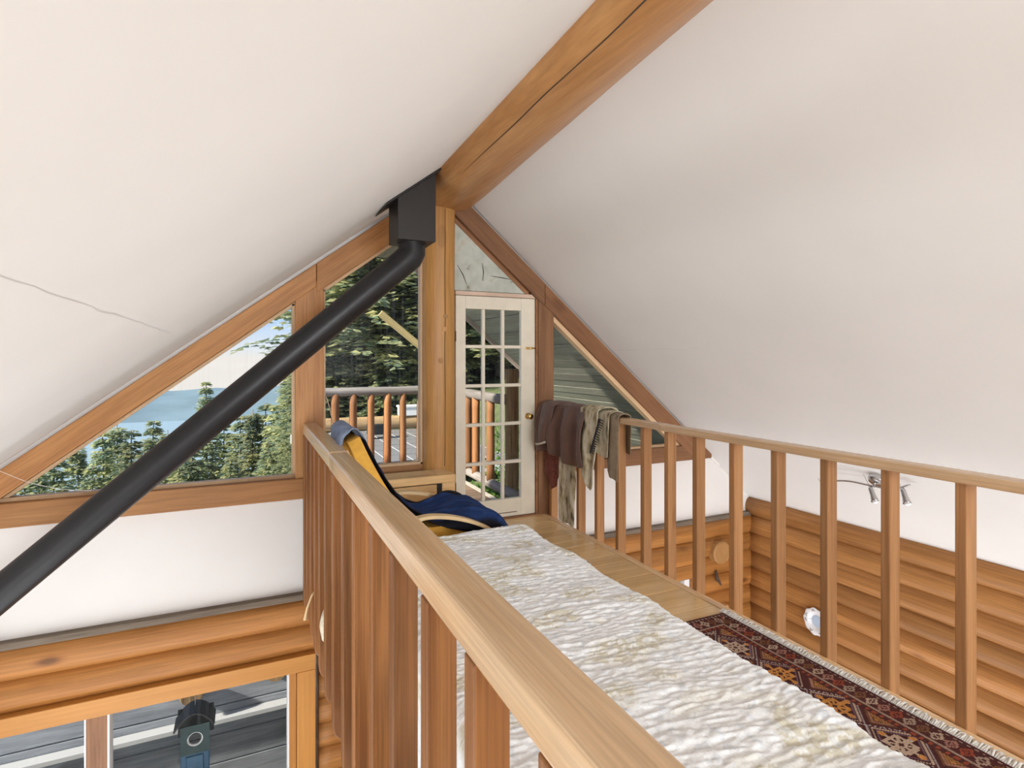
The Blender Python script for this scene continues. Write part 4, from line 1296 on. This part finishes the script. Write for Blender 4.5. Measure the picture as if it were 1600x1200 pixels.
for iy, fy in enumerate((0.0, 0.25, 0.6, 1.0)):
    hp_.append([(-900 + 1400 * q, 640 + 150 * fy, -61 + (27 + 7 * nz(q * 9, 2) + 3 * nz(q * 30, 5)) * math.sin(fy * math.pi / 2)) for q in np.linspace(0, 1, 90)])
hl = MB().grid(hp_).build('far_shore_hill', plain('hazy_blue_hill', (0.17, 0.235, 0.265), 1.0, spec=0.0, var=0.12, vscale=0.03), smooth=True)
tag(hl, 'long hazy blue hill on the far shore of the lake', 'hill', kind='structure')

# paved terrace beyond the balcony
tz = -0.81
te = empty('terrace', (0, 0, tz), label='grey paved terrace beyond the balcony pickets', cat='terrace', kind='structure')
MB().box(1.2, 5.6, 11.6, 18.2, -0.25, -0.012).build('bed', plain('terrace_joints', (0.75, 0.75, 0.75), 0.9), te)
slab = MB().box(0.018, 0.522, 0.03, 0.78, -0.03, 0.0).mesh('paving_slab', plain('grey_slab', (0.20, 0.19, 0.185), 0.85, var=0.12, vscale=3))
for i in range(8):
    for j in range(8):
        o = bpy.data.objects.new('paving_slab', slab)
        link(o, te); o.location = (1.24 + i * 0.54, 11.62 + j * 0.81, 0)
kl = log_mb((1.75, 18.32, tz + 0.21), (6.6, 18.0, tz + 0.23), 0.21, 401, 16, 16).build('kerb_log', wood('sunlit_kerb_log', (0.62, 0.42, 0.22), (0.46, 0.29, 0.14), 'x', 0.8, 0.4, 0.3), smooth=True)
tag(kl, 'long pale log lying along the far edge of the terrace', 'log')
wbx = MB().box(-0.33, 0.33, -0.2, 0.2, 0, 0.26).box(-0.36, 0.36, -0.23, 0.23, 0.26, 0.33).build('planter_box', WHITEVINYL, loc=(4.80, 18.12, tz + 0.43), bevel=0.01)
tag(wbx, 'white lidded box standing on the terrace log', 'box')
dk = MB().box(-0.30, 0.30, -0.15, 0.15, 0.12, 0.40).box(-0.22, -0.16, -0.1, 0.1, 0, 0.12).box(0.16, 0.22, -0.1, 0.1, 0, 0.12).build('brazier', BLACK, loc=(3.40, 16.2, tz), bevel=0.02)
tag(dk, 'small black box on short legs on the paved terrace', 'brazier')

# conifers
def leafmat(name, a_, b_):
    m, t, bs = new_mat(name)
    oi = N(t, 'ShaderNodeObjectInfo')
    ge = N(t, 'ShaderNodeNewGeometry')
    co = N(t, 'ShaderNodeTexCoord')
    n1 = N(t, 'ShaderNodeTexNoise'); n1.inputs['Scale'].default_value = 0.9; n1.inputs['Detail'].default_value = 4
    L(t, co, 'Object', n1, 'Vector')
    ad = N(t, 'ShaderNodeMath', operation='ADD')
    L(t, n1, 0, ad, 0)
    mu = N(t, 'ShaderNodeMath', operation='MULTIPLY_ADD')
    mu.inputs[1].default_value = 0.5; mu.inputs[2].default_value = -0.25
    L(t, ge, 'Random Per Island', mu, 0)
    L(t, mu, 0, ad, 1)
    r = ramp(t, [(0.25, a_), (0.8, b_)])
    L(t, ad, 0, r, 0)
    hv = N(t, 'ShaderNodeHueSaturation')
    mv = N(t, 'ShaderNodeMapRange'); mv.inputs['To Min'].default_value = 0.75; mv.inputs['To Max'].default_value = 1.3
    L(t, oi, 'Random', mv, 'Value'); L(t, mv, 0, hv, 'Value'); L(t, r, 0, hv, 'Color')
    L(t, hv, 0, bs, 'Base Color')
    bs.inputs['Roughness'].default_value = 0.8
    bs.inputs['Specular IOR Level'].default_value = 0.15
    out = [n for n in t.nodes if n.type == 'OUTPUT_MATERIAL'][0]
    tl = N(t, 'ShaderNodeBsdfTranslucent')
    L(t, hv, 0, tl, 0)
    ms = N(t, 'ShaderNodeMixShader'); ms.inputs[0].default_value = 0.58
    L(t, bs, 0, ms, 1); L(t, tl, 0, ms, 2); L(t, ms, 0, out, 0)
    return m
NEED = leafmat('conifer_needles', (0.17, 0.25, 0.19), (0.62, 0.60, 0.30))  # yellow sun highlights and hazy lifted shade are put into the needle tones
LEAF = leafmat('shrub_leaves', (0.06, 0.15, 0.03), (0.25, 0.38, 0.08))
BARK = plain('grey_bark', (0.20, 0.16, 0.13), 0.9, var=0.3, vscale=3, bump=0.6, bscale=9)
def conifer_meshes(seed, h=20.0, R0=3.0, bare=0.1, levels=34):
    rd = random.Random(seed)
    f = MB()
    tr_ = MB().tube([(0.15 * nz(q * 3, seed), 0.15 * nz(q * 3, seed + 9), h * q) for q in np.linspace(0, 1, 9)], [max(0.02, 0.30 * (1 - q)) for q in np.linspace(0, 1, 9)], 8)
    for l in range(levels):
        q = bare + (1 - bare) * (l + rd.random() * 1.5) / (levels + 1)
        z = h * q
        Lb = R0 * (1 - q) ** 0.75 * rd.uniform(0.75, 1.1) + 0.15
        nbr = 7 if q < 0.85 else 5
        a0 = rd.random() * 7
        for b in range(nbr):
            a_ = a0 + 2 * math.pi * b / nbr + rd.uniform(-0.3, 0.3)
            Lq = Lb * rd.uniform(0.65, 1.15)
            dirx, diry = math.cos(a_), math.sin(a_)
            droop = rd.uniform(0.18, 0.42)
            ns = max(5, int(Lq / 0.11))
            for s_ in range(ns):
                k = (s_ + 0.6) / ns
                cx, cy, cz = dirx * Lq * k, diry * Lq * k, z + rd.uniform(-0.12, 0.12) - droop * Lq * k * (0.4 + 0.6 * k) + 0.10 * Lq * (k ** 3)
                sz = 0.14 + 0.22 * (1 - abs(k - 0.5))
                for sd in (-1, 1):
                    sa_ = a_ + sd * rd.uniform(0.5, 1.15)
                    lx, ly = math.cos(sa_) * sz, math.sin(sa_) * sz
                    wx, wy = -math.sin(sa_) * sz * 0.28, math.cos(sa_) * sz * 0.28
                    dz_ = -rd.uniform(0.05, 0.4) * sz
                    j = rd.uniform(-0.06, 0.06)
                    f.add([(cx, cy, cz + j), (cx + lx * 0.5 + wx, cy + ly * 0.5 + wy, cz + dz_ * 0.4 + rd.uniform(-0.06, 0.06)), (cx + lx, cy + ly, cz + dz_), (cx + lx * 0.5 - wx, cy + ly * 0.5 - wy, cz + dz_ * 0.4 + rd.uniform(-0.06, 0.06))], [(0, 1, 2, 3)])
    return tr_.mesh('trunk', BARK, True), f.mesh('foliage', NEED)
KINDS_ = [conifer_meshes(1, 20, 3.0, 0.05, 100), conifer_meshes(2, 20, 2.4, 0.06, 104), conifer_meshes(3, 20, 3.6, 0.03, 100), conifer_meshes(4, 20, 3.2, 0.12, 96)]
def conifer(x, y, ztop, h, kind, label, group, spread=1.0, zbase=None):
    zb = ztop - h
    e = empty('conifer', (x, y, zb), label=label, cat='tree', group=group)
    tm, fm_ = KINDS_[kind % 4]
    s_ = h / 20
    for nme, me_ in (('trunk', tm), ('foliage', fm_)):
        o = bpy.data.objects.new(nme, me_)
        link(o, e)
        if nme == 'foliage':
            o['kind'] = 'stuff'
    e.scale = (s_ * spread, s_ * spread, s_)
    e.rotation_euler = (0, 0, random.uniform(0, 6.28))
    return e
F_, U0, V0 = 883.0, 800.0, 560.0
def dirpt(u, depth):
    """plan position on the sight line of azimuth u at a given distance ahead"""
    a_ = (u - U0) / F_
    return ((math.sin(YAW) + a_ * math.cos(YAW)) * depth, (math.cos(YAW) - a_ * math.sin(YAW)) * depth)
rt = random.Random(21)
# lake-side slope: crowns just below the eye
for io, (u, dpt) in enumerate(((505, 20.5), (522, 19.8), (540, 20.6), (556, 19.9), (575, 20.4), (598, 19.9), (622, 20.6), (648, 20.0))):
    x, y = dirpt(u, dpt)
    h = rt.uniform(3.2, 5.2)
    conifer(x, y, -1.2 + h, h, int(u), 'young low conifer behind the terrace log, ' + 'first second third fourth fifth sixth seventh eighth'.split()[io] + ' from the left', 'young conifers behind the terrace', 2.0)
x, y = dirpt(322, 34)
conifer(x, y, 1.47 - (597 - 560) / 883 * 34, 17, 0, 'tall pointed conifer standing highest against the lake', 'lake-side conifers', 1.0)
ORD = 'first second third fourth fifth sixth seventh eighth ninth tenth eleventh twelfth thirteenth fourteenth fifteenth sixteenth seventeenth eighteenth nineteenth twentieth twenty-first'.split()
for io, (u, v, dpt, kk) in enumerate(sorted(((40, 716, 27, 0), (85, 700, 26, 2), (120, 694, 30, 1), (160, 676, 33, 0), (183, 662, 36, 1), (205, 672, 30, 2), (240, 658, 38, 0), (262, 672, 34, 1), (285, 690, 29, 3), (350, 660, 36, 2),
                      (375, 650, 33, 0), (395, 640, 31, 1), (415, 630, 34, 2), (432, 634, 27, 0), (452, 585, 24, 1), (300, 700, 26, 2), (225, 706, 24, 3), (145, 728, 22, 2), (360, 716, 22, 0), (420, 690, 21, 2), (60, 740, 20, 0)))):
    x, y = dirpt(u, dpt)
    zt = 1.47 - (v - 560) / 883 * dpt
    conifer(x, y, zt, max(8.0, zt - ground(x, y)), kk, 'lake-side conifer, ' + ORD[io] + ' trunk from the left along the triangular window', 'lake-side conifers', 1.15)
# forest wall beyond the balcony
for i in range(46):
    u = 470 + (i % 23) * 17 + rt.uniform(-8, 8)
    dpt = rt.uniform(20, 25) if i < 23 else rt.uniform(27, 38)
    x, y = dirpt(u, dpt)
    zg = ground(x, y)
    if zg < -4:
        zg = -4
    h = rt.uniform(13, 22)
    if u < 575:
        h = max(4.5, 1.47 - zg + (rt.uniform(40, 105) / 883) * dpt)
    conifer(x, y, zg + h, h, i, 'dark forest conifer standing beyond the terrace', 'forest conifers', 1.35)

# shrubs beside the balcony
def shrub(x, y, z, r, h, label, seed, n=900):
    rd = random.Random(seed)
    e = empty('leafy_shrub', (x, y, z), label=label, cat='shrub', group='shrubs beside the balcony')
    f = MB()
    for _ in range(n):
        a_, k, q = rd.uniform(0, 6.28), rd.random() ** 0.5, rd.random()
        p = Vector((math.cos(a_) * r * k * (1 - 0.4 * q), math.sin(a_) * r * k * (1 - 0.4 * q), h * q))
        d_ = Vector((rd.uniform(-1, 1), rd.uniform(-1, 1), rd.uniform(-0.3, 1))).normalized()
        s_ = Vector((rd.uniform(-1, 1), rd.uniform(-1, 1), rd.uniform(-1, 1))).cross(d_).normalized()
        l = rd.uniform(0.06, 0.12)
        f.add([p, p + d_ * l * 0.5 + s_ * l * 0.28, p + d_ * l, p + d_ * l * 0.5 - s_ * l * 0.28], [(0, 1, 2, 3)])
    fo_ = f.build('foliage', LEAF, e); fo_['kind'] = 'stuff'
    st = MB()
    for q in range(6):
        a_ = q * 1.05
        st.tube([(0, 0, -0.1), (math.cos(a_) * r * 0.3, math.sin(a_) * r * 0.3, h * 0.5), (math.cos(a_) * r * 0.5, math.sin(a_) * r * 0.5, h * 0.9)], [0.02, 0.012, 0.005], 5)
    st.build('stems', BARK, e)
for i, (x, y, r, h) in enumerate(((3.3, 6.1, 0.55, 0.7), (3.2, 7.1, 0.6, 0.9), (4.0, 8.2, 0.9, 1.3), (3.1, 8.3, 0.7, 0.9), (4.9, 9.6, 1.1, 1.6), (4.0, 6.7, 0.8, 0.8), (3.5, 9.6, 0.8, 1.0))):
    shrub(x, y, ground(x, y), r, h, 'low leafy green shrub growing beside the balcony', 60 + i, 1500)
